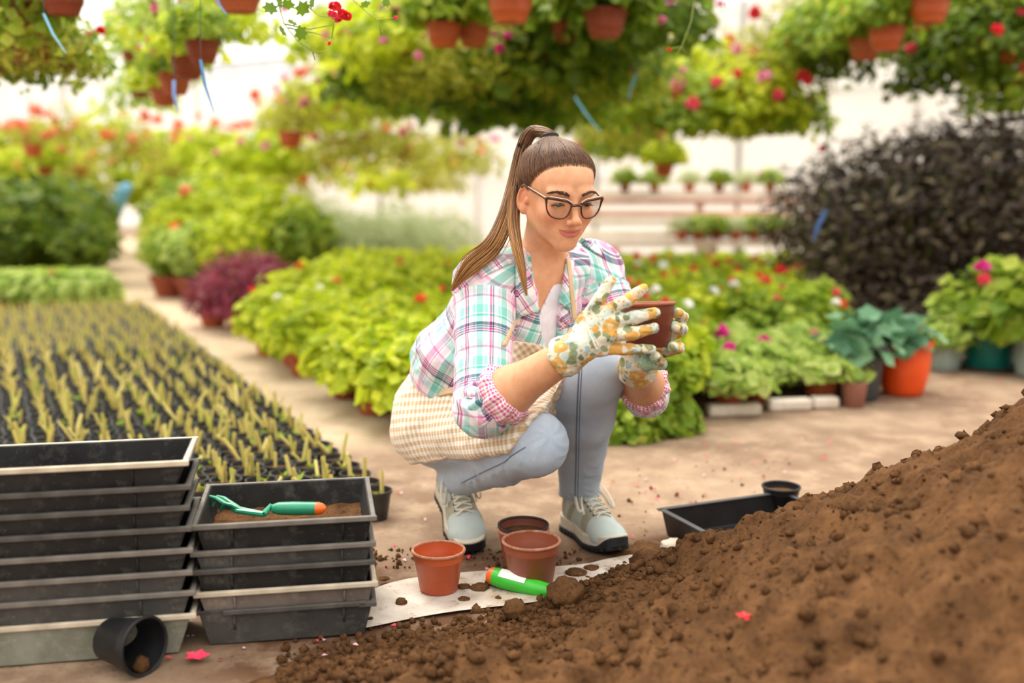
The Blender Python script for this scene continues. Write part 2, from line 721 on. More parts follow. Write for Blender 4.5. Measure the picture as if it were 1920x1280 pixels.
def filmwall(name, a, b, h, posts):
    a, b = np.array(a, float), np.array(b, float)
    d = unit(b - a)
    n = np.array([-d[1], d[0], 0])
    mb = MB()
    k = 40
    for i in range(k + 1):
        p = a + (b - a) * i / k + n * 0.03 * math.sin(i * 1.7)
        mb.v += [(p[0], p[1], 0.0), (p[0], p[1], h)]
    mb.f = [(2 * i, 2 * i + 2, 2 * i + 3, 2 * i + 1) for i in range(k)]
    o = mb.obj(name, MILK)
    tag(o, kind='structure')
    for i in range(posts + 1):
        p = a + (b - a) * i / posts
        MB().tube([(p[0], p[1], 0), (p[0], p[1], h)], 0.03, 6).obj('post', STEEL, o)
    for z in (0.9, 1.8):
        MB().tube([(*(a + n * 0.05)[:2], z), (*(b + n * 0.05)[:2], z)], 0.02, 6).obj('rail', STEEL, o)
    return o


filmwall('wall_back', (-3.4, 17.0, 0), (8.4, 6.9, 0), 2.8, 8)
filmwall('wall_far', (-8.4, 20.4, 0), (-3.4, 20.4, 0), 2.85, 2)
filmwall('wall_right', (8.4, 6.9, 0), (8.4, -1.2, 0), 2.75, 4)
filmwall('wall_left', (-8.4, -1.2, 0), (-8.4, 20.4, 0), 2.75, 8)
# ================================================================== PERSON
from mathutils.bvhtree import BVHTree


def bvh(V, F):
    return BVHTree.FromPolygons([tuple(v) for v in V], [tuple(f) for f in F])


def cast(tree, x, y, fallback=None):
    r = unit(FWD + (x - 960) / FPX * RGT - (y - 640) / FPX * UPV)
    h = tree.ray_cast(Vector(CAMV), Vector(r))
    if h[0] is None:
        return None if fallback is None else at(x, y, fallback)
    return np.array(h[0])


BASE = gnd(980, 1010)

# joints, from photo pixels and body proportions
J = dict(
    Rhip=at(822, 800, 2.54), Lhip=at(905, 782, 2.62), Rknee=at(1003, 832, 2.22), Lknee=at(1112, 697, 2.27),
    Rank=at(848, 900, 2.58), Lank=at(1089, 938, 2.50), waist=at(880, 690, 2.51), chest=at(975, 580, 2.43),
    neck=at(1008, 500, 2.38), Rsh=at(908, 528, 2.29), Lsh=at(1112, 503, 2.52), Relb=at(906, 764, 2.17),
    Lelb=at(1212, 738, 2.40), Rwri=at(1064, 665, 2.03), Lwri=at(1194, 688, 2.16))
_lt = gnd(1160, 1046)
_ld = unit(_lt - gnd(1066, 984))
J['Lank'] = _lt - _ld * 0.203 + np.array([0, 0, 0.096])      # ankle stands in the shoe
SIDE = unit(J['Lsh'] - J['Rsh'])
PELV = (J['Rhip'] + J['Lhip']) / 2

# head frame: X = her right, Y = face, Z = crown
HO = at(1044, 360, 2.28)
HS = 0.00105
_yaw, _pit, _rol = math.radians(21), math.radians(14), math.radians(0)
_fy = np.array([math.sin(_yaw) * math.cos(_pit), -math.cos(_yaw) * math.cos(_pit), -math.sin(_pit)])
_x0 = unit(np.cross(_fy, (0, 0, 1)))
_z0 = np.cross(_x0, _fy)
_x1 = _x0 * math.cos(_rol) + _z0 * math.sin(_rol)
HR = np.stack([_x1, _fy, np.cross(_x1, _fy)], 1)


def hp(x, y, z):
    return HO + HS * (HR @ np.array([x, y, z], float))


def hell(c, r, rot=None):
    R = HR if rot is None else HR @ np.array(rot)
    return ell(hp(*c), np.array(r) * HS, R)


def hcap(a, b, ra, rb=None):
    return cap(hp(*a), hp(*b), ra * HS, (ra if rb is None else rb) * HS)


def tolocal(V):
    return (V - HO) @ HR / HS


def rotx(a):
    c, s = math.cos(a), math.sin(a)
    return np.array([[1, 0, 0], [0, c, -s], [0, s, c]])


def rotz(a):
    c, s = math.cos(a), math.sin(a)
    return np.array([[c, -s, 0], [s, c, 0], [0, 0, 1]])


def roty(a):
    c, s = math.cos(a), math.sin(a)
    return np.array([[c, 0, s], [0, 1, 0], [-s, 0, c]])


# ---- finger chains (pixel, pixel, depth) for both hands: base, middle, tip
RH = dict(thumb=[(1098, 598, 2.02), (1124, 560, 2.0), (1145, 527, 2.0)],
          index=[(1128, 590, 2.005), (1176, 563, 1.995), (1206, 541, 2.01)],
          middle=[(1138, 606, 2.0), (1190, 594, 2.0), (1229, 586, 2.015)],
          ring=[(1140, 630, 2.0), (1188, 625, 2.0), (1227, 615, 2.015)],
          pinky=[(1130, 654, 2.01), (1182, 655, 2.015), (1222, 655, 2.025)])
LH = dict(index=[(1232, 628, 2.155), (1280, 596, 2.145), (1271, 587, 2.075)],
          middle=[(1232, 642, 2.15), (1279, 618, 2.14), (1267, 613, 2.065)],
          ring=[(1228, 662, 2.14), (1272, 652, 2.13), (1263, 651, 2.06)],
          pinky=[(1212, 678, 2.12), (1240, 682, 2.10), (1231, 668, 2.05)],
          thumb=[(1180, 665, 2.13), (1165, 640, 2.15), (1170, 605, 2.15)])

# ------------------------------------------------------------------ body (skin), one continuous surface
lo = np.minimum.reduce(list(J.values())) - 0.16
hi = np.maximum.reduce(list(J.values()) + [HO]) + 0.17
lo[2] = 0.02
B = Sdf(lo, hi, 0.0065, (HO - 0.14, HO + 0.135, 0.00165))
B.add(hell((0, -12, 33), (68.5, 90, 63.5)), 0)
B.add(hell((0, 26, 28), (57, 61, 56)), 0.02)
B.add(hell((0, 30, -22), (50, 54, 60)), 0.022)
B.add(hell((0, -8, -6), (62, 72, 58)), 0.02)
for s in (-1, 1):
    B.add(hcap((s * 44, 4, -50), (s * 13, 64, -86), 14, 13), 0.026)
    B.add(hell((s * 25, 43, -51), (23, 29, 26)), 0.02)
    B.add(hell((s * 35, 56, -28), (22, 24, 20)), 0.02)
    B.add(hcap((s * 14, 82, 19), (s * 44, 70, 18), 9, 7), 0.012)
B.add(hell((0, 72, -89), (15, 14, 12)), 0.016)
B.add(hell((0, 73, -60), (28, 16, 23)), 0.016)
for s in (-1, 1):
    B.sub(hell((s * 30.5, 97, 0), (18, 17, 12)), 0.010)
    B.add(hell((s * 30.5, 71.5, -1), (15, 13.8, 13.5)), 0.004)
    B.sub(hell((s * 30.5, 86, -5.4), (13.5, 9, 4.4)), 0.0010)
B.add(hcap((0, 84, 8), (0, 104, -28), 6.0, 7.0), 0.012)
B.add(hell((0, 108, -32), (9.0, 9.0, 8.0)), 0.006)
for s in (-1, 1):
    B.add(hell((s * 10, 97, -36.5), (6.3, 9, 6.6)), 0.005)
for s in (-1, 1):
    B.sub(hcap((s * 5.5, 99, -47), (s * 5.5, 103, -40), 2.5), 0.002)
    # lips with a closed, slightly smiling mouth
    B.add(hcap((s * 22, 78, -55.5), (s * 5, 88.5, -56.5), 1.8, 3.4), 0.005)
    B.add(hcap((s * 18, 79.5, -60), (s * 5, 87, -66), 2.2, 4.6), 0.006)
    B.sub(hcap((s * 25, 80.5, -54.5), (s * 12, 90, -60.0), 0.7, 1.6), 0.0026)
B.sub(hcap((-12, 91, -60.2), (12, 91, -60.2), 1.7), 0.0024)
for s in (-1, 1):                                             # ears
    er = rotz(s * math.radians(34)) @ rotx(math.radians(-8))
    B.add(hell((s * 68, -15, -16), (4.5, 13.5, 27), er), 0.006)
    B.add(hell((s * 66, -8, -38), (5, 8, 10), er), 0.006)
    B.sub(hell((s * 70.8, -13.0, -11), (5.4, 8.4, 18), er), 0.002)
    B.add(hell((s * 66.5, -13, -13), (2.2, 5.0, 10), er), 0.003)
    B.add(hell((s * 64, 0, -18), (5, 5, 7)), 0.004)
B.add(etube(hp(0, -20, -58), J['neck'] + np.array([0, 0, -0.03]), SIDE, (0.047, 0.049), (0.05, 0.05)), 0.03)
FWDB = unit(np.cross(unit(J['neck'] - J['waist']), -SIDE))    # chest direction
B.add(cap(J['neck'], J['Rsh'], 0.045, 0.048), 0.03).add(cap(J['neck'], J['Lsh'], 0.045, 0.048), 0.03)
B.add(etube(J['chest'], J['neck'] - np.array([0, 0, 0.03]), SIDE, (0.15, 0.10), (0.13, 0.062)), 0.04)
B.add(etube(J['waist'], J['chest'], SIDE, (0.115, 0.09), (0.145, 0.10)), 0.04)
B.add(etube(PELV, J['waist'], SIDE, (0.13, 0.10), (0.115, 0.09)), 0.04)
for s in 'RL':
    B.add(cap(J[s + 'hip'], J[s + 'knee'], 0.080, 0.052), 0.03)
    B.add(cap(J[s + 'knee'], J[s + 'ank'], 0.050, 0.032), 0.02)
    B.add(cap(J[s + 'sh'], J[s + 'elb'], 0.046, 0.040), 0.02)
    e, wr = J[s + 'elb'], J[s + 'wri']
    B.add(cap(e, e + 0.35 * (wr - e), 0.043, 0.046), 0.02)
    B.add(cap(e + 0.3 * (wr - e), wr, 0.046, 0.031), 0.02)
for H, s in ((RH, 'R'), (LH, 'L')):
    for k, c in H.items():
        p = [at(*q) for q in c]
        B.add(cap(J[s + 'wri'], p[0], 0.02, 0.011), 0.012)
        B.add(cap(p[0], p[1], 0.0075, 0.007), 0.004).add(cap(p[1], p[2], 0.007, 0.005), 0.004)
V, F = B.nets()
V = relax(V, F, 1, 0.35)
HB = bvh(V, F)
Lc = tolocal(V)
ax_ = np.abs(Lc[:, 0])
zup = np.interp(ax_, [0, 6, 14, 24], [-54.0, -53.0, -53.8, -55.5])
zlo = -56 - 14.0 * np.sqrt(np.clip(1 - (ax_ / 24) ** 2, 0, 1))
lip = np.clip((zup - Lc[:, 2]) / 1.6 + 0.5, 0, 1) * np.clip((Lc[:, 2] - zlo) / 1.6 + 0.5, 0, 1) * (Lc[:, 1] > 68) * (ax_ < 25)
warm = np.exp(-(((ax_ - 36) / 18) ** 2 + ((Lc[:, 2] + 34) / 16) ** 2)) * (Lc[:, 1] > 30) + np.exp(-(((ax_ - 70) / 12) ** 2 + ((Lc[:, 2] + 15) / 30) ** 2)) + np.exp(-((Lc[:, 0] / 12) ** 2 + ((Lc[:, 2] + 36) / 10) ** 2)) * (Lc[:, 1] > 90)
t = NT('skin')
c = t.mix(t.ramp(t.noise(60, 4), [(0.3, (0, 0, 0)), (0.75, (1, 1, 1))]), lin((226, 170, 131)), lin((214, 154, 115)))
c = t.mix(t.math('MULTIPLY', t.attr('warm', 'Fac'), 0.45), c, lin((214, 120, 92)))
c = t.mix(t.attr('lip', 'Fac'), c, lin((196, 112, 98)))
t.base(c, 0.48, 0.35)
t.b.inputs['Subsurface Weight'].default_value = 0.12
t.b.inputs['Subsurface Radius'].default_value = (0.012, 0.005, 0.003)
t.bump(t.noise(900, 2), 0.08, 0.0004)
SKIN = t.m
person = link('person', npmesh('person', V - BASE, F, SKIN, attrs=dict(lip=lip, warm=warm)), None, BASE)
tag(person, 'woman in plaid shirt and checked apron squatting with a brown pot in gloved hands', 'person')


def part(name, V, F, mat, parent=person, attrs=None, smooth=True):
    return link(name, npmesh(name, np.asarray(V) - BASE, F, mat, smooth, attrs), parent)


def mbpart(mb, name, mat, parent=person, smooth=True, angle=40):
    mb.v = [tuple(np.array(v) - BASE) for v in mb.v]
    return mb.obj(name, mat, parent, smooth, angle)


# ------------------------------------------------------------------ eyes, brows, lashes
t = NT('eye')
lc = t.attr('gaze', 'Fac')
t.base(t.ramp(lc, [(0.0, lin((20, 14, 12))), (0.12, lin((20, 14, 12))), (0.17, lin((58, 34, 22))), (0.36, lin((34, 20, 14))), (0.40, lin((206, 196, 186))), (1.0, lin((206, 196, 186)))]), 0.12, 0.6)
EYE = t.m
t = NT('brow_hair')
t.base(lin((74, 52, 40)), 0.6)
BROW = t.m
for s in (-1, 1):
    mb = MB().ball((0, 0, 0), 1.0, 28, 18)
    D = np.array(mb.v)
    g = unit(np.array([-0.22, 0.80, -0.34]))
    ga = np.arccos(np.clip(D @ g, -1, 1)) / 1.6
    Vw = np.array([hp(s * 30.5, 71.9, -1) + HS * 12.7 * (HR @ d) for d in D])
    part('eye', Vw, np.array(mb.f), EYE, attrs=dict(gaze=ga))
    P = []
    for i in range(210):                                      # eyebrow of short hairs
        u = rng.random()
        x = 12 + 36 * u
        z = 15.5 + 6.0 * math.sin(u * PI * 0.72) - 3.5 * max(0, u - 0.7) / 0.3 + rng.normal() * (1.5 * (1 - u) + 0.45)
        h = HB.ray_cast(Vector(hp(s * x, 140, z)), Vector(-HR[:, 1]))
        if h[0] is None: continue
        p0 = np.array(h[0])
        d = HS * (HR @ np.array([s * (4.5 + 2 * u), -1.2 - 1.5 * u, 2.6 * (1 - 1.3 * u)]))
        P.append([p0, p0 + d * 0.5 + HR[:, 1] * HS * 0.8, p0 + d * 1.2 + HR[:, 1] * HS * 0.2])
    P = np.array(P)
    Vs, Fs, _ = strands(P, np.tile(np.array([0.0004, 0.00045, 0.0002]), (len(P), 1)))
    part('eyebrow', Vs, Fs, BROW)
    P = []
    for i in range(46):                                       # lashes along the lowered upper lid
        u = i / 45
        x = 18.5 + 24 * u
        zz = -4.6 + 3.4 * math.sin(u * PI) - 0.8 * u
        rr = math.sqrt(max(13.9 ** 2 - (x - 30.5) ** 2 * 0.9 - (zz + 1) ** 2, 20))
        p0 = hp(s * x, 71.5 + rr * 0.985, zz)
        d = HS * (HR @ np.array([s * (u - 0.35) * 5, 4.2, -2.6]))
        P.append([p0, p0 + d * 0.6, p0 + d + HR[:, 2] * HS * 1.4])
    P = np.array(P)
    Vs, Fs, _ = strands(P, np.tile(np.array([0.0011, 0.0008, 0.0003]), (len(P), 1)))
    part('eyelashes', Vs, Fs, BROW)

# ------------------------------------------------------------------ hair
t = NT('hair')
lay = t.attr('rnd', 'Fac')
hc = t.ramp(lay, [(0.0, lin((52, 36, 27))), (0.4, lin((84, 58, 42))), (0.75, lin((118, 82, 56))), (1.0, lin((158, 112, 70)))])
tipc = t.ramp(t.math('MULTIPLY', t.math('ADD', lay, t.attr('along', 'Fac')), 0.5), [(0.0, lin((38, 26, 20))), (0.28, lin((66, 43, 29))), (0.44, lin((104, 69, 42))), (0.60, lin((150, 104, 60))), (0.80, lin((194, 142, 82)))])
_ed = t.math('ADD', t.attr('hl', 'Fac'), t.math('MULTIPLY', t.math('SUBTRACT', t.noise(420, 3), 0.5), 0.9))
_hc = t.mix(t.attr('along', 'Fac'), hc, tipc)
_hc = t.mix(t.ramp(_ed, [(0.15, (0, 0, 0)), (0.75, (1, 1, 1))]), lin((214, 158, 120)), _hc)
t.base(_hc, 0.46, 0.3)
t.b.inputs['Anisotropic'].default_value = 0.5
HAIR = t.m


HLY = [-120, -80, -30, -14, 6, 16, 30, 45, 62, 78, 88, 110]
HLZ = [-75, -66, -20, 12, 0, 8, 30, 49, 64, 73, 77, 79]


def _locals(X, Y, Z):
    px, py, pz = X - HO[0], Y - HO[1], Z - HO[2]
    return [(px * HR[0, i] + py * HR[1, i] + pz * HR[2, i]) / HS for i in range(3)]


def hairoff(f):
    def g(X, Y, Z):
        lx, ly, lz = _locals(X, Y, Z)
        o = np.clip((lz - np.interp(ly, HLY, HLZ)) * 0.32 - 0.6, -6, 6.0) + 1.0 * np.clip((lz - 60) / 40, 0, 1)
        return f(X, Y, Z) - o * HS
    return g


hl, hh = HO - 0.135, HO + 0.145
Hc = Sdf(hl, hh, 0.0022)
for pr, k in ((hell((0, -12, 33), (68.5, 90, 63.5)), 0), (hell((0, 26, 28), (57, 61, 56)), 0.02), (hell((0, 30, -22), (50, 54, 60)), 0.022), (hell((0, -8, -6), (62, 72, 58)), 0.02)):
    Hc.add((hairoff(pr[0]), pr[1] - 0.01, pr[2] + 0.01), k)
Hc.keep((lambda X, Y, Z: (np.interp(_locals(X, Y, Z)[1], HLY, HLZ) - 14 - _locals(X, Y, Z)[2]) * HS, None, None), 0.0)
TIE = np.array([0, -60, 92.0])
Hc.add(hcap((0, -54, 77), tuple(TIE), 22, 13), 0.02)
Vh, Fh = Hc.nets()
Vh = relax(Vh, Fh, 2)
Lh = tolocal(Vh)
axd = unit(TIE - np.array([0, -12, 25]))
u1 = unit(np.cross(axd, (1, 0, 0)))
u2 = np.cross(axd, u1)
az = np.arctan2((Lh - np.array([0, -12, 25])) @ u2, (Lh - np.array([0, -12, 25])) @ u1)
rn = 0.38 + 0.5 * fbm(np.stack([np.cos(az) * 14, np.sin(az) * 14, 0.01 * Lh[:, 2]], 1), 3)
hair = part('hair', Vh, Fh, HAIR, attrs=dict(rnd=np.clip(rn, 0, 1), along=np.zeros(len(Vh)), hl=np.where(Lh[:, 1] > 0, np.clip((Lh[:, 2] - np.interp(Lh[:, 1], HLY, HLZ)) / 11, 0, 1), 1.2)))
HT = bvh(Vh, Fh)
# strands lying on the scalp, combed from the hairline up to the tie
Cc = np.array([0, -12, 25.0])
P, A = [], []
for i in range(1500):
    a = rng.random() * 2 * PI
    sgn = 1
    # hairline point: direction around the head seen from above
    phi = (a - PI)
    x = math.sin(phi)
    y = math.cos(phi)
    yy = -12 + 92 * y
    zl = np.interp(yy, HLY, HLZ)
    st = np.array([72 * x, yy, zl + rng.random() ** 1.6 * 42 + 9 * perlin(np.array([[phi * 5, 0.5, 0.5]]))[0]])
    d0 = unit(st - Cc)
    d1 = unit(TIE - Cc + rng.normal(size=3) * 5)
    om = math.acos(np.clip(d0 @ d1, -1, 1))
    pts = []
    off = 0.2 + 1.6 * rng.random()
    wv = rng.normal() * 0.03
    for j in range(16):
        tt = j / 15
        d = (math.sin((1 - tt) * om) * d0 + math.sin(tt * om) * d1) / math.sin(om)
        d = unit(d + wv * math.sin(tt * PI) * np.cross(d0, d1))
        w0 = HO + HS * (HR @ (Cc + d * 180))
        h = HT.ray_cast(Vector(w0), Vector(-(HR @ d)))
        if h[0] is None: break
        pts.append(np.array(h[0]) + HR @ d * HS * off * min(1, 4 * tt + 0.15))
    if len(pts) == 16:
        P.append(pts)
        A.append(rng.random())
P = np.array(P)
rad = np.tile(0.00022 + 0.0008 * np.sin(np.linspace(0.1, PI * 0.9, 16)), (len(P), 1))
Vs, Fs, si = strands(P, rad)
A = np.array(A)
part('hair_strands', Vs, Fs, HAIR, hair, attrs=dict(rnd=np.clip(0.15 + 0.7 * A[si], 0, 1), along=np.zeros(len(Vs)), hl=np.full(len(Vs), 2.0)))


def catmull(P, n):
    P = np.array(P, float)
    Q = np.vstack([2 * P[0] - P[1], P, 2 * P[-1] - P[-2]])
    tt = np.linspace(0, len(P) - 1 - 1e-6, n)
    i = tt.astype(int)
    f = (tt - i)[:, None]
    a, b, c, d = Q[i], Q[i + 1], Q[i + 2], Q[i + 3]
    return 0.5 * (2 * b + (c - a) * f + (2 * a - 5 * b + 4 * c - d) * f ** 2 + (3 * b - a - 3 * c + d) * f ** 3)


tie_w = HO + HS * (HR @ TIE)
tup = HR @ unit(TIE - Cc)
bundles = [
    ([tuple(tie_w - 0.006 * tup), tuple(tie_w + 0.014 * tup), tuple(at(996, 246, 2.345)), tuple(at(977, 280, 2.36)), tuple(at(964, 345, 2.345)), tuple(at(948, 410, 2.30)), tuple(at(922, 462, 2.235)), tuple(at(880, 498, 2.205)), tuple(at(846, 545, 2.21))],
     [8, 9, 10, 10, 12, 15, 17, 16, 3], 460, 3),
    ([tuple(tie_w - 0.006 * tup), tuple(tie_w + 0.014 * tup), tuple(at(1000, 248, 2.34)), tuple(at(981, 280, 2.35)), tuple(at(968, 345, 2.33)), tuple(at(962, 410, 2.285)), tuple(at(968, 455, 2.235)), tuple(at(978, 500, 2.205)), tuple(at(987, 555, 2.195))],
     [9, 10, 11, 11, 11, 11, 9, 7, 2], 300, 3)]
Ps, Rs, As, Al = [], [], [], []
M = 34
for path, wid, n, _ in bundles:
    c = catmull(path, M)
    wd = np.interp(np.linspace(0, 1, M), np.linspace(0, 1, len(wid)), wid) * 0.001
    T = np.gradient(c, axis=0)
    T /= np.linalg.norm(T, axis=1)[:, None]
    U = np.cross(T, FWD)
    U /= np.linalg.norm(U, axis=1)[:, None] + 1e-9
    W = np.cross(T, U)
    for i in range(n):
        r = math.sqrt(rng.random())
        a = rng.random() * 2 * PI
        ph = rng.random() * 6.28
        tt = np.linspace(0, 1, M)
        ao = a + 0.5 * np.sin(tt * 3 + ph)
        stray = 1 + (0.5 * tt ** 2 * rng.normal() if rng.random() < 0.35 else 0.12 * rng.normal() * tt)
        off = (r * wd * stray)[:, None] * (np.cos(ao)[:, None] * U * 1.15 + np.sin(ao)[:, None] * W * 0.75)
        end = 1 - 0.22 * rng.random() ** 1.5
        q = np.stack([np.interp(tt * end, tt, (c + off)[:, k]) for k in range(3)], 1)
        Ps.append(q)
        Rs.append(np.interp(tt, [0, 0.1, 0.75, 1], [0.0008, 0.0012, 0.0011, 0.0003]))
        As.append(rng.random())
Ps = np.array(Ps)
Vs, Fs, si = strands(Ps, np.array(Rs))
al = np.tile(np.repeat(np.linspace(0, 1, M), 3), len(Ps))
part('ponytail', Vs, Fs, HAIR, attrs=dict(rnd=np.array(As)[si], along=np.clip(al * 1.15 - 0.1, 0, 1), hl=np.full(len(Vs), 2.0)))
t = NT('hair_elastic')
t.base(lin((22, 22, 26)), 0.7)
mb = MB()
for k in range(3):
    pc = tie_w + tup * (0.0045 * k)
    a1 = unit(np.cross(tup, (0, 0, 1)))
    a2 = np.cross(tup, a1)
    mb.tube([pc + 0.0172 * (math.cos(q) * a1 + math.sin(q) * a2) for q in np.linspace(0, 2 * PI, 25)], 0.0032, 8, False)
mbpart(mb, 'hair_tie', t.m)

# ------------------------------------------------------------------ eyeglasses
t = NT('tortoise_frame')
t.base(t.ramp(t.noise(130, 3), [(0.35, lin((48, 16, 14))), (0.65, lin((96, 34, 24)))]), 0.2, 0.6)
FRM = t.m
t = NT('cream_frame')
t.base(lin((226, 208, 170)), 0.25)
CRM = t.m
t = NT('lens_glass')
tr = t.n('ShaderNodeBsdfTransparent')
gl = t.n('ShaderNodeBsdfGlossy')
gl.inputs['Roughness'].default_value = 0.02
ms = t.n('ShaderNodeMixShader')
ms.inputs[0].default_value = 0.07
t.t.links.new(tr.outputs[0], ms.inputs[1])
t.t.links.new(gl.outputs[0], ms.inputs[2])
t.t.links.new(ms.outputs[0], t.out.inputs['Surface'])
LENS = t.m
GY, GZ, GX = 102, -7, 32.5            # lens plane ahead of the eyes
outl = [(-22, 9), (-11, 15), (3, 17.0), (18, 18.5), (27, 18), (26.5, 9), (23.5, -6), (16, -17), (4, -21.5), (-10, -20.5), (-17.5, -13), (-21.5, 0)]
glasses = empty('eyeglasses', (0, 0, 0))
glasses.parent = person


def gpt(s, u, v):
    x = s * (GX + u)
    return hp(x, GY - 0.0042 * x * x * 0.9 - 0.10 * v * -1 - 2, GZ + v)


for s in (-1, 1):
    lp = catmull([(*q, 0) for q in outl + outl[:1]], 49)[:-1]
    rim = [gpt(s, q[0], q[1]) for q in lp]
    rr = [0.0018 + 0.0016 * np.clip((q[1] - 4) / 12, 0, 1) for q in lp]
    mb = MB().tube(rim + rim[:1], rr + rr[:1], 8, False)
    r_ = mbpart(mb, 'rim', FRM, glasses)
    # cream edge along the top of the rim
    top = [gpt(s, q[0], q[1] + 2.0) + HR[:, 1] * -0.0012 + HR[:, 2] * 0.0006 for q in catmull([(*q, 0) for q in outl[0:5]], 16)]
    mbpart(MB().tube(top, 0.0013, 6), 'rim_edge', CRM, r_)
    n = len(rim)
    mb = MB()
    cc = np.mean(rim, axis=0)
    mb.add([cc] + rim, [(0, i + 1, (i + 1) % n + 1) for i in range(n)])
    mbpart(mb, 'lens', LENS, r_)
    e0 = gpt(s, 27, 16)
    e1 = hp(s * 72, -4, 14)
    tp = [e0, e0 * 0.75 + e1 * 0.25, e0 * 0.5 + e1 * 0.5, e0 * 0.25 + e1 * 0.75, e1, hp(s * 71, -22, 4)]
    mbpart(MB().tube(catmull(tp, 20), 0.0021, 8, True, (0.7, 1.3)), 'temple', FRM, glasses)
    tq = [p + HR[:, 2] * 0.0022 for p in catmull(tp, 20)[:13]]
    mbpart(MB().tube(tq, 0.0010, 6), 'temple_edge', CRM, glasses)
br = [gpt(-1, -21.5, 6), hp(-7, GY + 3, GZ + 7), hp(0, GY + 4, GZ + 8), hp(7, GY + 3, GZ + 7), gpt(1, -21.5, 6)]
mbpart(MB().tube(catmull(br, 12), 0.0030, 8), 'bridge', FRM, glasses)

# ------------------------------------------------------------------ cloth materials


def plaidmat(name):
    t = NT(name)
    uv = t.attr('puv')
    sep = t.n('ShaderNodeSeparateXYZ')
    t.set(sep.inputs[0], uv)
    W, TE, PK, NV, MG, PW = (lin(q) for q in ((244, 240, 242), (120, 205, 196), (232, 150, 190), (82, 72, 120), (200, 72, 150), (240, 220, 232)))

    LT = lin((176, 226, 220))

    def stripes(sock, per, off, st):
        f = t.math('FRACT', t.math('ADD', t.math('DIVIDE', sock, per), off))
        return t.ramp(f, st, 'CONSTANT')
    a = stripes(sep.outputs[0], 0.105, 0.15, [(0.0, W), (0.07, PK), (0.19, W), (0.21, PK), (0.235, W), (0.26, PW), (0.36, W), (0.40, TE), (0.53, W), (0.55, LT), (0.60, W), (0.68, NV), (0.705, W), (0.72, MG), (0.76, W), (0.80, LT), (0.90, W)])
    b = stripes(sep.outputs[1], 0.115, 0.4, [(0.0, W), (0.14, LT), (0.30, W), (0.33, TE), (0.37, W), (0.48, NV), (0.54, W), (0.552, NV), (0.575, W), (0.59, MG), (0.63, W), (0.645, NV), (0.67, W), (0.82, PW), (0.93, PK), (0.97, W)])
    wv = t.n('ShaderNodeTexChecker')
    wv.inputs['Scale'].default_value = 1400
    t.set(wv.inputs['Vector'], uv)
    c = t.mix(t.math('MULTIPLY_ADD', wv.outputs['Fac'], 0.2, 0.4), a, b)
    c = t.mix(0.5, c, t.mix(1.0, a, b, 'MULTIPLY'))
    t.base(c, 0.85, 0.15)
    t.b.inputs['Sheen Weight'].default_value = 0.2
    t.bump(t.noise(70, 5), 0.35, 0.003)
    return t.m


def ginghammat(name, col, per, attr='puv'):
    t = NT(name)
    sep = t.n('ShaderNodeSeparateXYZ')
    t.set(sep.inputs[0], t.attr(attr))
    fx = t.math('GREATER_THAN', t.math('FRACT', t.math('DIVIDE', sep.outputs[0], per)), 0.5)
    fy = t.math('GREATER_THAN', t.math('FRACT', t.math('DIVIDE', sep.outputs[1], per)), 0.5)
    f = t.math('MULTIPLY', t.math('ADD', fx, fy), 0.5)
    t.base(t.mix(f, lin((245, 238, 226)), lin(col)), 0.85, 0.15)
    t.b.inputs['Sheen Weight'].default_value = 0.2
    t.bump(t.noise(60, 5), 0.3, 0.003)
    return t.m


PLAID = plaidmat('plaid_cotton')
GING = ginghammat('beige_gingham', (204, 172, 130), 0.0135)
PGING = ginghammat('pink_gingham', (214, 70, 150), 0.0068)


def tubeuv(V, a, b, ref, r):
    ax = unit(b - a)
    u = unit(ref - ax * (ref @ ax))
    w_ = np.cross(ax, u)
    d = V - a
    ang = np.arctan2(d @ w_, d @ u)
    return np.stack([ang * r, d @ ax], 1)


# ------------------------------------------------------------------ shirt
lo = np.minimum.reduce([J['Rsh'], J['waist'], J['Relb'], J['Lelb']]) - 0.2
hi = np.maximum.reduce([J['Lsh'], J['neck'], J['Lelb'], J['Lelb']]) + 0.13
waist2 = J['waist'] + np.array([-0.01, 0, -0.01])


def torso(Fd, e):
    Fd.add(etube(waist2, J['chest'], SIDE, (0.13 + e, 0.105 + e), (0.155 + e, 0.112 + e)), 0)
    Fd.add(etube(J['chest'], J['neck'] - np.array([0, 0, 0.035]), SIDE, (0.155 + e, 0.112 + e), (0.125 + e, 0.07 + e)), 0.03)
    Fd.add(cap(J['neck'] - np.array([0, 0, 0.01]), J['Rsh'], 0.045 + e, 0.05 + e), 0.03)
    Fd.add(cap(J['neck'] - np.array([0, 0, 0.01]), J['Lsh'], 0.045 + e, 0.05 + e), 0.03)


Sh = Sdf(lo, hi, 0.0045)
torso(Sh, 0.008)
Sh.add(ell(at(838, 655, 2.47), (0.065, 0.09, 0.05)), 0.05)                # shirt blousing over the apron band
Sh.add(ell(at(885, 672, 2.42), (0.085, 0.075, 0.045)), 0.05)
RF = J['Relb'] + 0.082 * unit(J['Rwri'] - J['Relb'])
LF = J['Lelb'] + 0.05 * unit(J['Lwri'] - J['Lelb'])
Sh.add(cap(J['Rsh'], J['Relb'], 0.062, 0.056), 0.03)
Sh.add(cap(J['Relb'], J['Relb'] + 0.25 * (RF - J['Relb']), 0.055, 0.055), 0.02)
Sh.add(cap(J['Lsh'], J['Lelb'], 0.062, 0.052), 0.03)
Sh.sub(etube(at(1028, 455, 2.30), at(1034, 660, 2.28), RGT, (0.042, 0.20), (0.012, 0.20)), 0.006)
Sh.sub(etube(at(1015, 470, 2.36), at(1010, 500, 2.36), RGT, (0.05, 0.06), (0.046, 0.06)), 0.006)
Vs, Fs = Sh.nets()
Vs = relax(Vs, Fs, 2)
N = vnormals(Vs, Fs)


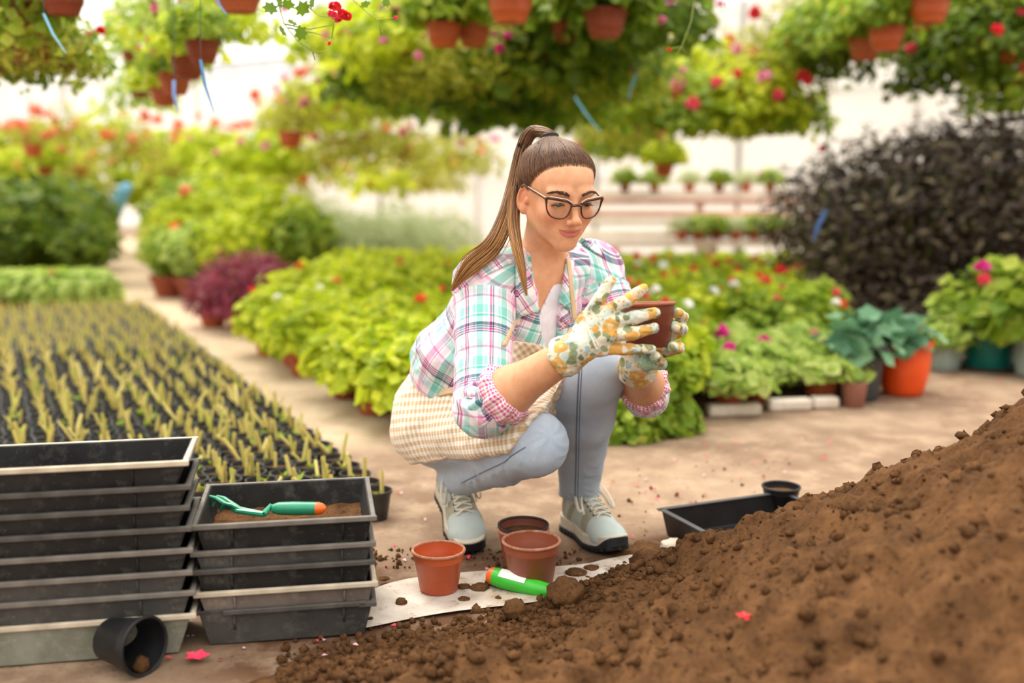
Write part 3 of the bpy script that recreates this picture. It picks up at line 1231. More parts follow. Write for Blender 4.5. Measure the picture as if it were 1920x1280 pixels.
def segdist(V, a, b):
    ba = b - a
    tt = np.clip(((V - a) @ ba) / (ba @ ba), 0, 1)
    return np.linalg.norm(V - a - tt[:, None] * ba, axis=1), tt


dR, tR = segdist(Vs, J['Rsh'], J['Relb'])
dL, tL = segdist(Vs, J['Lsh'], J['Lelb'])
inR = (dR < 0.082) & (tR > 0.14)
inL = (dL < 0.085) & (tL > 0.20)
uvT = tubeuv(Vs, J['waist'], J['neck'], -FWDB, 0.13)
uvR = tubeuv(Vs, J['Rsh'], J['Relb'], np.array([0, 1.0, 0]), 0.058)
uvL = tubeuv(Vs, J['Lsh'], J['Lelb'], np.array([0, 1.0, 0]), 0.058) + 0.03
onL = (dL < 0.095) & ~inL
uvP = np.stack([Vs @ SIDE, Vs @ unit(J['neck'] - J['waist'])], 1)
fm = np.where(inR[Fs].sum(1) > 2, 1, np.where(inL[Fs].sum(1) > 2, 2, np.where(onL[Fs].sum(1) > 2, 3, 0)))
cuv = np.where((fm == 1)[:, None, None], uvR[Fs], np.where((fm == 2)[:, None, None], uvL[Fs], np.where((fm == 3)[:, None, None], uvP[Fs], uvT[Fs])))
uvE = np.stack([Vs[:, 0] - J['Relb'][0], -(Vs[:, 2] - J['Relb'][2]) + np.linalg.norm(J['Relb'] - J['Rsh'])], 1)
cuv = np.where(((fm == 1) & (tR[Fs].min(1) > 0.985))[:, None, None], uvE[Fs], cuv)
# folds: cross wrinkles on the sleeves, soft drape on the body
wr = fbm(Vs * np.array([14, 14, 20]) + 3, 3)
fold = 0.006 * wr
for m_, t_, a, b in ((inR, tR, J['Rsh'], J['Relb']), (inL, tL, J['Lsh'], J['Lelb'])):
    q = tubeuv(Vs, a, b, np.array([0, 1.0, 0]), 1.0)
    ridge = np.abs(perlin(np.stack([q[:, 1] * 26 + q[:, 0] * 1.2, q[:, 0] * 1.1, q[:, 1] * 3], 1)))
    fold = np.where(m_, -0.012 * ridge * np.clip(0.35 + np.abs(t_ - 0.45) * 1.6, 0, 1.1) + 0.004 + 0.003 * wr, fold)
rd = np.abs(perlin(Vs * np.array([9, 9, 22]) + 9))
fold = np.where(~(inR | inL), fold - 0.010 * rd + 0.003, fold)
Vs = Vs + N * fold[:, None]
shirt = part('plaid_shirt', Vs, Fs, PLAID)
_a = shirt.data.attributes.new('puv', 'FLOAT_VECTOR', 'CORNER')
_a.data.foreach_set('vector', np.concatenate([cuv, np.zeros((*cuv.shape[:2], 1))], 2).astype(np.float32).ravel())
ST = bvh(Vs, Fs)


def solid(o, th=0.003, off=1.0):
    m = o.modifiers.new('thick', 'SOLIDIFY')
    m.thickness = th
    m.offset = off
    return o


def patch(name, corners, nu, nv, tree, off, mat, parent, th=0.003, uvs=None, fb=2.3, bulge=0.0, maxjump=0.06):
    """cloth piece lying on a garment: bilinear patch of photo pixels dropped on to the surface below"""
    A, B_, C_, D_ = [np.array(c[:2], float) for c in corners]
    G = []
    for j in range(nv + 1):
        for i in range(nu + 1):
            u, v = i / nu, j / nv
            q = (A * (1 - u) + B_ * u) * (1 - v) + (D_ * (1 - u) + C_ * u) * v
            p = cast(tree, q[0], q[1], fb)
            d = (p - CAMV) @ FWD
            G.append((q, d, u, v))
    ds = np.array([g[1] for g in G])
    md = np.median(ds)
    out = []
    for q, d, u, v in G:
        d = np.clip(d, md - maxjump, md + maxjump)
        out.append(at(q[0], q[1], d - off - bulge * math.sin(u * PI) * math.sin(v * PI)))
    out = np.array(out)
    k = nu + 1
    Fq = [(j * k + i, (j + 1) * k + i, (j + 1) * k + i + 1, j * k + i + 1) for j in range(nv) for i in range(nu)]
    uvw = np.array([[g[0][0] / 850, g[0][1] / 850] for g in G]) if uvs is None else np.array([[g[2] * uvs[0], g[3] * uvs[1]] for g in G])
    if uvs is None:
        uvw = uvw @ np.array([[0.83, 0.56], [-0.56, 0.83]])
    out = relax(out, np.array(Fq), 1, 0.5)
    o = part(name, out, np.array(Fq), mat, parent, attrs=dict(puv=uvw))
    return solid(o, th, -1.0)


patch('collar', [(968, 462), (986, 462), (1014, 584), (970, 598)], 6, 16, ST, 0.016, PLAID, shirt, 0.006, fb=2.30)
patch('collar', [(1058, 474), (1078, 486), (1076, 582), (1034, 566)], 6, 14, ST, 0.016, PLAID, shirt, 0.006, fb=2.33)
patch('placket', [(1036, 566), (1072, 584), (1070, 612), (1050, 602)], 5, 5, ST, 0.006, PLAID, shirt, 0.003, fb=2.3)
patch('shirt_lining', [(1018, 622), (1052, 596), (1064, 612), (1030, 638)], 6, 4, ST, 0.004, PGING, shirt, 0.003, fb=2.28)
WB = plain('white_button', (240, 236, 236), (220, 214, 218), 40, 0.3)
for nm, cs, bt, mat_ in (('epaulette', [(888, 497), (948, 476), (962, 492), (900, 522)], (955, 491), PLAID), ('epaulette', [(1080, 452), (1092, 446), (1136, 466), (1130, 480)], (1093, 457), PLAID)):
    ep = patch(nm, cs, 8, 4, ST, 0.006, mat_, shirt, 0.004, fb=2.25)
    p = cast(ST, bt[0], bt[1], 2.3) - FWD * 0.010
    mbpart(MB().ball(p, (0.006, 0.004, 0.006), 12, 6), 'button', WB, ep)
p = cast(ST, 1038, 572, 2.3) - FWD * 0.010
mbpart(MB().ball(p, (0.006, 0.004, 0.006), 12, 6), 'button', WB, shirt)


def cuff(c, axis, ref, r0, width, name, mat, seed, tilt=0.0, flare=0.0):
    """rolled sleeve: a puffy, creased ring of lining cloth"""
    axis = unit(axis)
    u = unit(ref - axis * (ref @ axis))
    v = np.cross(axis, u)
    n, m = 72, 20
    Vv, UV = [], []
    for j in range(m):
        b = 2 * PI * j / m
        for i in range(n):
            a = 2 * PI * i / n
            ww = width * (1 + 0.22 * math.sin(a * 2 + seed))
            rr = r0 + 0.006 * math.cos(b) * 1.6 + flare * math.sin(b)
            rr += 0.0035 * math.sin(a * 9 + seed + 2 * math.sin(b)) * (0.6 + 0.4 * math.cos(b)) + 0.002 * math.sin(a * 17 + 3 * seed)
            z = ww / 2 * math.sin(b) + tilt * math.cos(a)
            Vv.append(c + axis * z + rr * (math.cos(a) * u + math.sin(a) * v))
            UV.append((a * r0, b * width / 3))
    Fq = [(j * n + i, j * n + (i + 1) % n, ((j + 1) % m) * n + (i + 1) % n, ((j + 1) % m) * n + i) for j in range(m) for i in range(n)]
    return part(name, np.array(Vv), np.array(Fq), mat, shirt, attrs=dict(puv=np.array(UV)))


cuff(RF - 0.055 * unit(J['Rwri'] - J['Relb']) + np.array([0.0, 0, 0.0]), J['Rwri'] - J['Relb'], np.array([0, 1.0, 0]), 0.050, 0.05, 'rolled_cuff', PLAID, 2.0, 0.006)
cuff(RF - 0.078 * unit(J['Rwri'] - J['Relb']) + 0.06 * unit(J['Rwri'] - J['Relb']), J['Rwri'] - J['Relb'], np.array([0, 1.0, 0]), 0.052, 0.045, 'rolled_cuff', PGING, 1.0, -0.006)
cuff(LF + 0.03 * unit(J['Lwri'] - J['Lelb']), J['Lwri'] - J['Lelb'], np.array([0, 0, 1.0]), 0.046, 0.05, 'rolled_cuff', PGING, 4.0)

# white tee under the shirt
TEE = plain('white_jersey', (240, 236, 244), (222, 216, 230), 30, 0.85, 0.1, 0.2, 60, 0.002)
Te = Sdf(lo, hi, 0.0055)
torso(Te, -0.001)
Te.sub(etube(at(1000, 420, 2.30), at(1002, 588, 2.27), RGT, (0.105, 0.2), (0.006, 0.2)), 0.004)
Vt, Ft = Te.nets()
part('undershirt', relax(Vt, Ft, 1), Ft, TEE)

# ------------------------------------------------------------------ jeans
t = NT('pale_denim')
n1 = t.noise(14, 5)
n2 = t.n('ShaderNodeTexNoise')
n2.inputs['Scale'].default_value = 420
n2.inputs['Detail'].default_value = 2
mp = t.n('ShaderNodeMapping')
mp.inputs['Scale'].default_value = (1, 1, 0.25)
t.set(mp.inputs[0], t.coord())
t.set(n2.inputs['Vector'], mp.outputs[0])
c = t.mix(n1, lin((166, 184, 204)), lin((210, 220, 230)))
c = t.mix(t.math('MULTIPLY', n2.outputs['Fac'], 0.5), c, lin((146, 164, 190)))
t.base(c, 0.8, 0.2)
t.bump(n2.outputs['Fac'], 0.25, 0.001)
DEN = t.m
lo = np.minimum.reduce([J['Rhip'], J['Rknee'], J['Rank'], J['Lank']]) - 0.16
hi = np.maximum.reduce([J['Lhip'], J['Lknee'], J['waist'], J['Lank']]) + 0.14
Je = Sdf(lo, hi, 0.0042)
Je.add(ell(PELV + np.array([0.002, 0.03, 0.002]), (0.146, 0.15, 0.130)), 0)
for s, r in (('R', (0.094, 0.066, 0.063, 0.040)), ('L', (0.094, 0.068, 0.067, 0.047))):
    h_, k_, a_ = J[s + 'hip'], J[s + 'knee'], J[s + 'ank']
    Je.add(cap(h_, k_, r[0], r[1]), 0.03)
    cm = k_ + 0.32 * (a_ - k_) + np.array([-0.008, 0.012, -0.006])
    Je.add(cap(k_, cm, r[2], r[2] - 0.002), 0.025)
    Je.add(cap(cm, a_ + 0.06 * (a_ - k_), r[2] - 0.002, r[3]), 0.02)
Je.keep(half(J['Lank'] + np.array([0, 0, -0.002]), (0, 0, -1)), 0.0)
Je.sub(cap(J['Rank'] + 0.10 * (J['Rank'] - J['Rknee']), J['Rank'] + 0.5 * (J['Rank'] - J['Rknee']), 0.06), 0.004)
Vj, Fj = Je.nets()
Vj = relax(Vj, Fj, 2)
N = vnormals(Vj, Fj)
fold = 0.002 * fbm(Vj * 20, 2)
for s in 'RL':
    k_, a_ = J[s + 'knee'], J[s + 'ank']
    d, tt = segdist(Vj, k_, a_)
    q = tubeuv(Vj, k_, a_, np.array([0, 1.0, 0]), 1.0)
    rd = np.abs(perlin(np.stack([q[:, 1] * 34 + q[:, 0] * 1.4, q[:, 0] * 0.9, q[:, 1] * 2], 1)))
    wgt = np.clip((tt - 0.45) * 2.0, 0, 1) if s == 'L' else np.clip(1.2 - np.abs(tt - 0.25) * 2, 0.25, 1)
    fold = fold - 0.010 * rd * wgt * (d < 0.08)
Vj = Vj + N * fold[:, None]
jeans = part('jeans', Vj, Fj, DEN)
JT = bvh(Vj, Fj)
SEAM = plain('denim_seam', (92, 108, 134), (120, 136, 158), 300, 0.8)
for pts, r in (([(1086, 690), (1083, 740), (1081, 800), (1080, 860), (1079, 905), (1078, 935)], 0.0016), ([(1091, 690), (1088, 740), (1086, 800), (1085, 860), (1084, 905), (1083, 935)], 0.0010),
               ([(865, 905), (905, 885), (945, 866), (958, 855), (985, 838)], 0.0012)):
    c = []
    for q in catmull([(*p, 0) for p in pts], 40):
        h = cast(JT, q[0], q[1])
        if h is not None: c.append(h - FWD * 0.0005)
    mbpart(MB().tube(c, r, 6), 'seam', SEAM, jeans)
# turned hem of the straight leg
hb = J['Lank'] + np.array([0, -0.002, 0.004])
mb = MB()
mb.tube([hb + 0.0485 * np.array([math.cos(a), math.sin(a), 0]) + np.array([0, 0, 0.003 * math.sin(2 * a)]) for a in np.linspace(0, 2 * PI, 33)], 0.0045, 8, False, (0.6, 1.6))
mbpart(mb, 'hem', DEN, jeans)

# ------------------------------------------------------------------ apron
lo = np.minimum.reduce([J['Rhip'], J['Rknee'], J['waist']]) - 0.2
hi = np.maximum.reduce([J['Lhip'], J['Lknee'], J['waist']]) + 0.16
Ap = Sdf(lo, hi, 0.0048)
Ap.add(ell(PELV + np.array([0.004, 0.02, 0.014]), (0.150, 0.16, 0.138)), 0)
Ap.add(etube(PELV, J['waist'], SIDE, (0.15, 0.13), (0.135, 0.11)), 0.05)
Ap.add(cap(J['Rhip'], J['Rknee'], 0.105, 0.082), 0.05)
Ap.add(cap(J['Lhip'], J['Lknee'], 0.105, 0.08), 0.05)
mid = (J['Rknee'] + J['Lknee']) / 2
Ap.add(cap(PELV + np.array([0, 0, 0.03]), PELV + 0.8 * (mid - PELV), 0.11, 0.07), 0.08)
# hem across the knees, hem along the outside of the near thigh, and the waist
p1, p2 = at(958, 852, 2.18), at(1066, 702, 2.22)
tdir = unit(unit(J['Rknee'] - J['Rhip']) + unit(J['Lknee'] - J['Lhip']))
hn = unit(tdir - unit(p2 - p1) * (tdir @ unit(p2 - p1)))
nv_ = np.cross(unit(p2 - p1), unit(p1 - CAMV))
nv_ = nv_ if nv_ @ tdir > 0 else -nv_
hn = unit(0.25 * hn + 0.75 * nv_)
Ap.keep(half(p1, hn), 0.004)
q1, q2 = at(835, 866, 2.42), at(956, 850, 2.16)
dn = np.array([0.05, -0.1, -1.0])
dn = unit(dn - unit(q2 - q1) * (dn @ unit(q2 - q1)))
Ap.keep(half(q1, dn), 0.004)
Ap.keep(half(at(800, 640, 2.5), (-0.5, 0, 0.86)), 0.004)
Va, Fa = Ap.nets()
Va = relax(Va, Fa, 2)
N = vnormals(Va, Fa)
uv = tubeuv(Va, PELV, PELV + tdir, np.array([0, 0, -1.0]), 0.12)
d = Va - PELV
drape = perlin(np.stack([uv[:, 0] * 11 + 0.5 * np.sin(uv[:, 1] * 9), uv[:, 1] * 4.5, d[:, 2] * 3], 1))
fold = 0.014 * drape + 0.005 * fbm(Va * 18, 3) - 0.015 * np.abs(perlin(np.stack([uv[:, 0] * 15 + uv[:, 1] * 9, uv[:, 1] * 5, d[:, 2] * 2], 1) ))
edge = np.clip((-(Va - q1) @ dn) / 0.05, 0, 1)
fold += 0.005 * (1 - edge) * perlin(np.stack([uv[:, 1] * 26, uv[:, 1] * 0 + 0.3, uv[:, 1] * 0], 1)) * 1.6
Va = Va + N * fold[:, None]
apron = part('apron', Va, Fa, GING, attrs=dict(puv=uv))
patch('bib', [(940, 632), (1045, 652), (1062, 690), (935, 700)], 10, 8, ST, 0.010, GING, apron, 0.003, fb=2.30)
BEI = plain('beige_tape', (222, 194, 156), (206, 176, 138), 30, 0.85)
patch('neck_strap', [(1062, 480), (1070, 484), (1084, 600), (1074, 604)], 3, 12, ST, 0.020, BEI, apron, 0.002, fb=2.3, maxjump=0.018)
patch('neck_strap', [(966, 598), (974, 598), (950, 650), (940, 648)], 3, 8, ST, 0.005, BEI, apron, 0.002, fb=2.28)
AT = bvh(Va, Fa)
patch('waist_tie', [(826, 728), (868, 715), (868, 735), (818, 744)], 8, 4, AT, 0.006, BEI, apron, 0.006, fb=2.4, bulge=0.006)

# ------------------------------------------------------------------ gloves
t = NT('floral_glove')
co = t.coord()
wn_ = t.n('ShaderNodeTexNoise')
wn_.inputs['Scale'].default_value = 55
wn_.inputs['Detail'].default_value = 2
t.set(wn_.inputs['Vector'], co)
wc = t.n('ShaderNodeVectorMath', operation='MULTIPLY_ADD')
t.set(wc.inputs[0], wn_.outputs['Color'])
wc.inputs[1].default_value = (0.012, 0.012, 0.012)
t.set(wc.inputs[2], co)
col = t.mix(t.ramp(t.noise(40, 2), [(0.45, (0, 0, 0)), (0.6, (1, 1, 1))]), lin((222, 212, 190)), lin((192, 206, 196)))


def spots(scale, off, rings):
    global col
    vo = t.n('ShaderNodeTexVoronoi')
    vo.inputs['Scale'].default_value = scale
    ad = t.n('ShaderNodeVectorMath', operation='ADD')
    t.set(ad.inputs[0], wc.outputs[0])
    ad.inputs[1].default_value = (off, off * 1.7, off * 0.3)
    t.set(vo.inputs['Vector'], ad.outputs[0])
    pick = t.n('ShaderNodeSeparateColor')
    t.set(pick.inputs[0], vo.outputs['Color'])
    for lo_, hi_, r0, r1, cc in rings:
        sel = t.math('MULTIPLY', t.math('GREATER_THAN', pick.outputs[0], lo_), t.math('LESS_THAN', pick.outputs[0], hi_))
        ring = t.math('MULTIPLY', t.math('GREATER_THAN', vo.outputs['Distance'], r0), t.math('LESS_THAN', vo.outputs['Distance'], r1))
        col = t.mix(t.math('MULTIPLY', t.math('MULTIPLY', sel, ring), 0.9), col, lin(cc))


spots(46, 0.11, [(0.0, 0.38, 0.0, 0.42, (122, 140, 98)), (0.6, 0.75, 0.0, 0.38, (150, 174, 186))])
spots(29, 0.37, [(0.35, 0.8, 0.0, 0.48, (214, 158, 66)), (0.35, 0.8, 0.0, 0.17, (226, 198, 142)), (0.8, 1.0, 0.0, 0.42, (218, 182, 150)), (0.8, 1.0, 0.2, 0.27, (206, 160, 120))])
spots(120, 0.91, [(0.0, 0.3, 0.0, 0.34, (150, 164, 120)), (0.7, 0.95, 0.0, 0.32, (206, 152, 84))])
spots(62, 0.73, [(0.0, 0.22, 0.0, 0.36, (104, 116, 76)), (0.8, 0.92, 0.0, 0.34, (214, 140, 40))])
t.base(col, 0.8, 0.2)
t.bump(t.noise(160, 4), 0.4, 0.002)
GLV = t.m
t = NT('green_grip')
wv = t.n('ShaderNodeTexVoronoi')
wv.inputs['Scale'].default_value = 420
t.set(wv.inputs['Vector'], t.coord())
t.base(t.mix(t.math('GREATER_THAN', wv.outputs['Distance'], 0.45), lin((134, 178, 148)), lin((176, 206, 182))), 0.75)
GRIP = t.m
WHT = plain('white_elastic', (236, 232, 220), (220, 214, 200), 60, 0.8)


def glove(Hd, wri, elb, knuck, seed):
    P = {k: [at(*q) for q in c] for k, c in Hd.items()}
    allp = np.array(sum(P.values(), []) + [wri])
    wd = unit(wri - elb)
    G = Sdf(allp.min(0) - 0.075, allp.max(0) + 0.03, 0.0023)
    kc = np.mean([P[k][0] for k in ('index', 'middle', 'ring', 'pinky')], 0)
    for k in ('index', 'middle', 'ring', 'pinky'):
        G.add(cap(wri + 0.012 * (kc - wri), P[k][0], 0.021, 0.0145), 0.012)
    G.add(cap(wri, P['thumb'][0], 0.022, 0.0155), 0.012)
    G.add(cap(wri - 0.022 * wd, wri + 0.012 * wd, 0.041, 0.031), 0.012)     # gauntlet
    for k, p in P.items():
        r = (0.0135, 0.0125, 0.0105) if k != 'pinky' else (0.0125, 0.0112, 0.0095)
        G.add(cap(p[0], p[1], r[0], r[1]), 0.006)
        G.add(cap(p[1], p[2], r[1], r[2]), 0.004)
    G.sub(cap(wri - 0.14 * wd, wri - 0.030 * wd, 0.036), 0.003)
    V_, F_ = G.nets()
    V_ = relax(V_, F_, 2)
    N_ = vnormals(V_, F_)
    V_ = V_ + N_ * (0.0022 * fbm(V_ * 55 + seed, 3) - 0.0025 * np.abs(perlin(V_ * np.array([40, 40, 90]) + seed)))[:, None]
    return part('glove', V_, F_, GLV), P, V_, F_


gR, PR, V_, F_ = glove(RH, J['Rwri'] + 0.018 * unit(J['Rwri'] - J['Relb']), J['Relb'], None, 1.0)
GT = bvh(V_, F_)
c = []
for u in np.linspace(0, 1, 14):
    q = cast(GT, 1099 + 20 * u, 611 + 44 * u, 2.0)
    c.append(q - FWD * 0.0012)
mbpart(MB().tube(c, 0.0022, 6, True), 'wrist_elastic', WHT, gR)
gL, PL, V_, F_ = glove(LH, J['Lwri'] + 0.01 * unit(J['Lwri'] - J['Lelb']), J['Lelb'], None, 5.0)
# green rubber grip on the palm side of the left glove
mb = MB()
for k in ('index', 'middle', 'ring', 'pinky'):
    p = PL[k]
    tip = p[2]
    dd = unit(p[2] - p[1])
    mb.ball(tip - dd * 0.004 + np.array([-0.003, 0.0, 0.001]), 0.0112, 12, 8)
mbpart(mb, 'grip_tips', GRIP, gL)
G = Sdf(np.minimum(PL['pinky'][0], J['Lwri']) - 0.05, np.maximum(PL['pinky'][0], J['Lwri']) + 0.05, 0.0025)
G.add(cap(J['Lwri'] + 0.3 * (PL['pinky'][0] - J['Lwri']) + np.array([0.006, -0.012, 0]), PL['pinky'][0] + np.array([0, -0.010, 0]), 0.017, 0.014), 0.01)
G.add(cap(PL['pinky'][0] + np.array([0, -0.010, 0]), PL['pinky'][1] + np.array([0, -0.004, 0]), 0.013, 0.012), 0.01)
Vg, Fg = G.nets()
part('grip_palm', relax(Vg, Fg, 2), Fg, GRIP, gL)

# ------------------------------------------------------------------ sneakers
t = NT('sneaker_upper')
c = t.mix(t.noise(30, 4), lin((172, 184, 180)), lin((196, 206, 202)))
c = t.mix(t.attr('suede', 'Fac'), c, t.mix(t.noise(200, 3), lin((150, 146, 124)), lin((172, 167, 146))))
c = t.mix(t.attr('navy', 'Fac'), c, lin((38, 44, 62)))
t.base(c, 0.6, 0.35)
t.bump(t.noise(500, 3), 0.2, 0.001)
UPP = t.m
MID = plain('midsole_foam', (218, 210, 194), (188, 177, 158), 25, 0.7)
OUT = plain('black_rubber', (34, 34, 40), (22, 22, 26), 40, 0.7)
LACE = plain('cream_lace', (222, 216, 200), (200, 194, 176), 200, 0.85)
SOCK = plain('pale_sock', (226, 218, 222), (206, 196, 202), 120, 0.9)
EYL = plain('eyelet', (40, 44, 60), (60, 64, 80), 60, 0.5)


def sneaker(heel, toe, roll, up):
    fx = unit(toe - heel)
    upv = unit(np.array(up, float) - fx * (np.array(up, float) @ fx))
    sy = np.cross(upv, fx)
    c, s_ = math.cos(roll), math.sin(roll)
    sy, upv = sy * c + upv * s_, upv * c - sy * s_
    R = np.stack([fx, sy, upv], 1)
    W_ = lambda Q: heel + np.asarray(Q) @ R.T
    root = empty('sneaker')
    root.parent = person
    lo_, hi_ = (-0.03, -0.07, -0.01), (0.30, 0.07, 0.16)
    U = Sdf(lo_, hi_, 0.0024)
    U.add(ell((0.050, 0, 0.060), (0.052, 0.036, 0.062)), 0)
    U.add(etube((0.06, 0, 0.075), (0.205, 0, 0.037), (0, 1, 0), (0.033, 0.050), (0.041, 0.030)), 0.02)
    U.add(ell((0.203, 0.002, 0.034), (0.051, 0.040, 0.027)), 0.015)
    U.add(etube((0.075, 0, 0.105), (0.165, 0, 0.072), (0, 1, 0), (0.022, 0.016), (0.020, 0.010)), 0.015)   # tongue ridge
    U.sub(etube((0.040, 0, 0.170), (0.052, 0, 0.085), (0, 1, 0), (0.028, 0.040), (0.024, 0.034)), 0.005)
    U.keep(half((0, 0, 0.020), (0, 0, -1)), 0.0)
    V_, F_ = U.nets()
    V_ = relax(V_, F_, 2)
    x, y, z = V_.T
    mud = (np.abs(x - 0.168 + 0.35 * np.abs(y)) < 0.016)
    heelp = (x < 0.052 + 0.2 * (z - 0.04)) & (z < 0.09)
    eye = (np.abs(y) > 0.013) & (np.abs(y) < 0.024) & (x > 0.07) & (x < 0.175) & (z > 0.05)
    stripe = (np.abs(x - 0.075 - 0.6 * (z - 0.05)) < 0.010) & (z < 0.085)
    suede = (mud | heelp | eye | stripe).astype(float)
    navy = ((z > 0.092) & (x < 0.062) & (np.abs(y) < 0.034)).astype(float)
    up_ = part('upper', W_(V_), F_, UPP, root, dict(suede=suede, navy=navy))

    def outl(X, Y, off):
        tt = np.clip((X - 0.040) / 0.183, 0, 1)
        wd_ = off + np.interp(X, [0.0, 0.04, 0.10, 0.165, 0.205, 0.223, 0.26], [0.036, 0.0365, 0.034, 0.0455, 0.040, 0.034, 0.034])
        yc = 0.003 * np.sin(tt * PI)
        return np.sqrt((X - 0.040 - tt * 0.183) ** 2 + (Y - yc) ** 2) - wd_

    def spring(X):
        return 0.016 * np.clip((X - 0.15) / 0.1, 0, 1.2) ** 2
    for nm, z0, z1, off, m_ in (('midsole', 0.012, 0.036, 0.003, MID), ('outsole', 0.0, 0.014, 0.0045, OUT)):
        Q = Sdf(lo_, hi_, 0.0024)

        def fn(X, Y, Z, z0=z0, z1=z1, off=off, nm=nm):
            zz = Z - spring(X)
            top = z1 + (0.010 * np.clip((0.09 - X) / 0.09, 0, 1) if nm == 'midsole' else 0.018 * np.clip((X - 0.222) / 0.03, 0, 1))
            d = np.maximum(outl(X, Y, off + 0.10 * np.clip(0.02 - zz, 0, 0.02)), np.maximum(z0 - zz, zz - top))
            if nm == 'outsole':
                d = np.maximum(d, -(np.maximum(np.abs(np.mod(X, 0.014) - 0.007) - 0.0022, zz - 0.008)))
            return d
        Q.add((fn, np.array(lo_), np.array(hi_)), 0)
        v_, f_ = Q.nets()
        if nm == 'midsole': v_ = relax(v_, f_, 2)
        part(nm, W_(v_), f_, m_, root)
    tr_ = bvh(V_, F_)

    def top(x, y, lift=0.0025):
        h = tr_.ray_cast(Vector((x, y, 0.2)), Vector((0, 0, -1)))
        return np.array([x, y, (h[0].z if h[0] else 0.06) + lift])
    for k in range(6):                                        # crossed laces
        xa = 0.098 + 0.015 * k
        ww = 0.020
        for sg_ in (-1, 1):
            mb = MB().tube([W_(top(xa + 0.010 * u, sg_ * ww * (1 - 2 * u), 0.002 + (0.002 if sg_ > 0 else 0) * math.sin(u * PI))) for u in np.linspace(0, 1, 9)], 0.0026, 6, True, (1.3, 0.6), upv)
            mbpart(mb, 'lace', LACE, root)
        for sg_ in (-1, 1):
            mbpart(MB().ball(W_(top(xa, sg_ * 0.0215, 0.0005)), 0.0024, 8, 5), 'eyelet', EYL, root)
    kn = top(0.092, 0, 0.006)
    for sg_ in (-1, 1):                                       # bow loops and ends
        loop = [kn, kn + (0.0, sg_ * 0.018, 0.010), kn + (0.022, sg_ * 0.040, -0.006), kn + (0.052, sg_ * 0.048, -0.036), kn + (0.058, sg_ * 0.040, -0.040), kn + (0.036, sg_ * 0.030, -0.018), kn + (0.012, sg_ * 0.014, 0.000), kn]
        mbpart(MB().tube([W_(q) for q in catmull(loop, 26)], 0.0026, 6, True, (1.4, 0.6)), 'lace', LACE, root)
        end = [kn, kn + (0.008, sg_ * 0.022, 0.006), kn + (0.030, sg_ * 0.032, -0.016), kn + (0.060, sg_ * 0.036, -0.050)]
        mbpart(MB().tube([W_(q) for q in catmull(end, 16)], 0.0024, 6, True, (1.4, 0.6)), 'lace', LACE, root)
    mbpart(MB().ball(W_(kn), 0.006, 10, 6), 'knot', LACE, root)
    # heel tab and sock
    mbpart(MB().tube([W_(q) for q in ((0.004, 0, 0.10), (-0.001, 0, 0.115), (0.004, 0, 0.128))], [0.011, 0.012, 0.009], 10, True, (0.5, 1.0)), 'heel_tab', EYL, root)
    mb = MB().tube([W_((0.048, 0, 0.075)), W_((0.048, 0, 0.112)), W_((0.046, 0, 0.128))], [0.033, 0.031, 0.030], 18, False)
    mbpart(mb, 'sock', SOCK)
    return root


tag(sneaker(_lt - _ld * 0.258, _lt, 0.0, (0, 0, 1)))
_rt = gnd(884, 1034)
_rd = unit(np.array([0.27, -0.86, -0.42]))
_rh = _rt + np.array([0, 0, -0.012]) - _rd * 0.250
sneaker(_rh, _rt + np.array([0, 0, -0.012]), 0.10, (0, 0, 1))
# ================================================================== FOREGROUND THINGS
BLK = plain('black_plastic', (34, 34, 36), (20, 20, 22), 18, 0.45, 0.35, 0.15, 60, 0.001)
SOILM_T = NT('potting_soil')
_n1 = SOILM_T.noise(14, 6, 0.65)
_n2 = SOILM_T.noise(90, 5, 0.7)
_c = SOILM_T.mix(SOILM_T.ramp(_n1, [(0.35, (0, 0, 0)), (0.68, (1, 1, 1))]), lin((80, 55, 34)), lin((114, 80, 50)))
_c = SOILM_T.mix(SOILM_T.ramp(_n2, [(0.5, (0, 0, 0)), (0.75, (1, 1, 1))]), _c, lin((48, 31, 20)))
SOILM_T.base(_c, 0.95, 0.1)
SOILM_T.bump(_n2, 0.7, 0.008)
SOILM = SOILM_T.m

# ---- soil mound: heightfield
MC = np.array([1.47, 1.86])


def moundz(x, y):
    dy = y - MC[1]
    r = np.sqrt((x - MC[0]) ** 2 + (dy * np.where(dy > 0, 1.85, 1.0)) ** 2)
    P = np.stack([x, y, np.zeros_like(x)], -1).reshape(-1, 3)
    sh = x.shape
    r = r + 0.11 * fbm(P * 2.6 + 4, 3).reshape(sh)
    q = 0.035 * np.logaddexp(0, (1.42 - r) / 0.035)
    z = 0.76 * (q / 1.42) ** 1.22 + 0.020 * np.exp(-(np.maximum(r - 1.35, 0) / 0.30) ** 2) + 0.050 * np.clip((0.09 - dy) / 0.22, 0, 1) * np.exp(-(np.maximum(r - 1.35, 0) / 0.48) ** 2)
    am = np.clip(z / 0.07, 0.15, 1)
    z = z + am * 0.05 * fbm(P * 5 + 1, 2).reshape(sh)
    bl = fbm(P * 16 + 2, 3, 0.6).reshape(sh)
    lump = np.abs(perlin(P * 13 + 7)).reshape(sh)
    z = z + am * 0.026 * bl + am * 0.048 * (0.30 - lump) + am * 0.010 * np.abs(fbm(P * 45, 3, 0.6)).reshape(sh)
    return z - 0.017


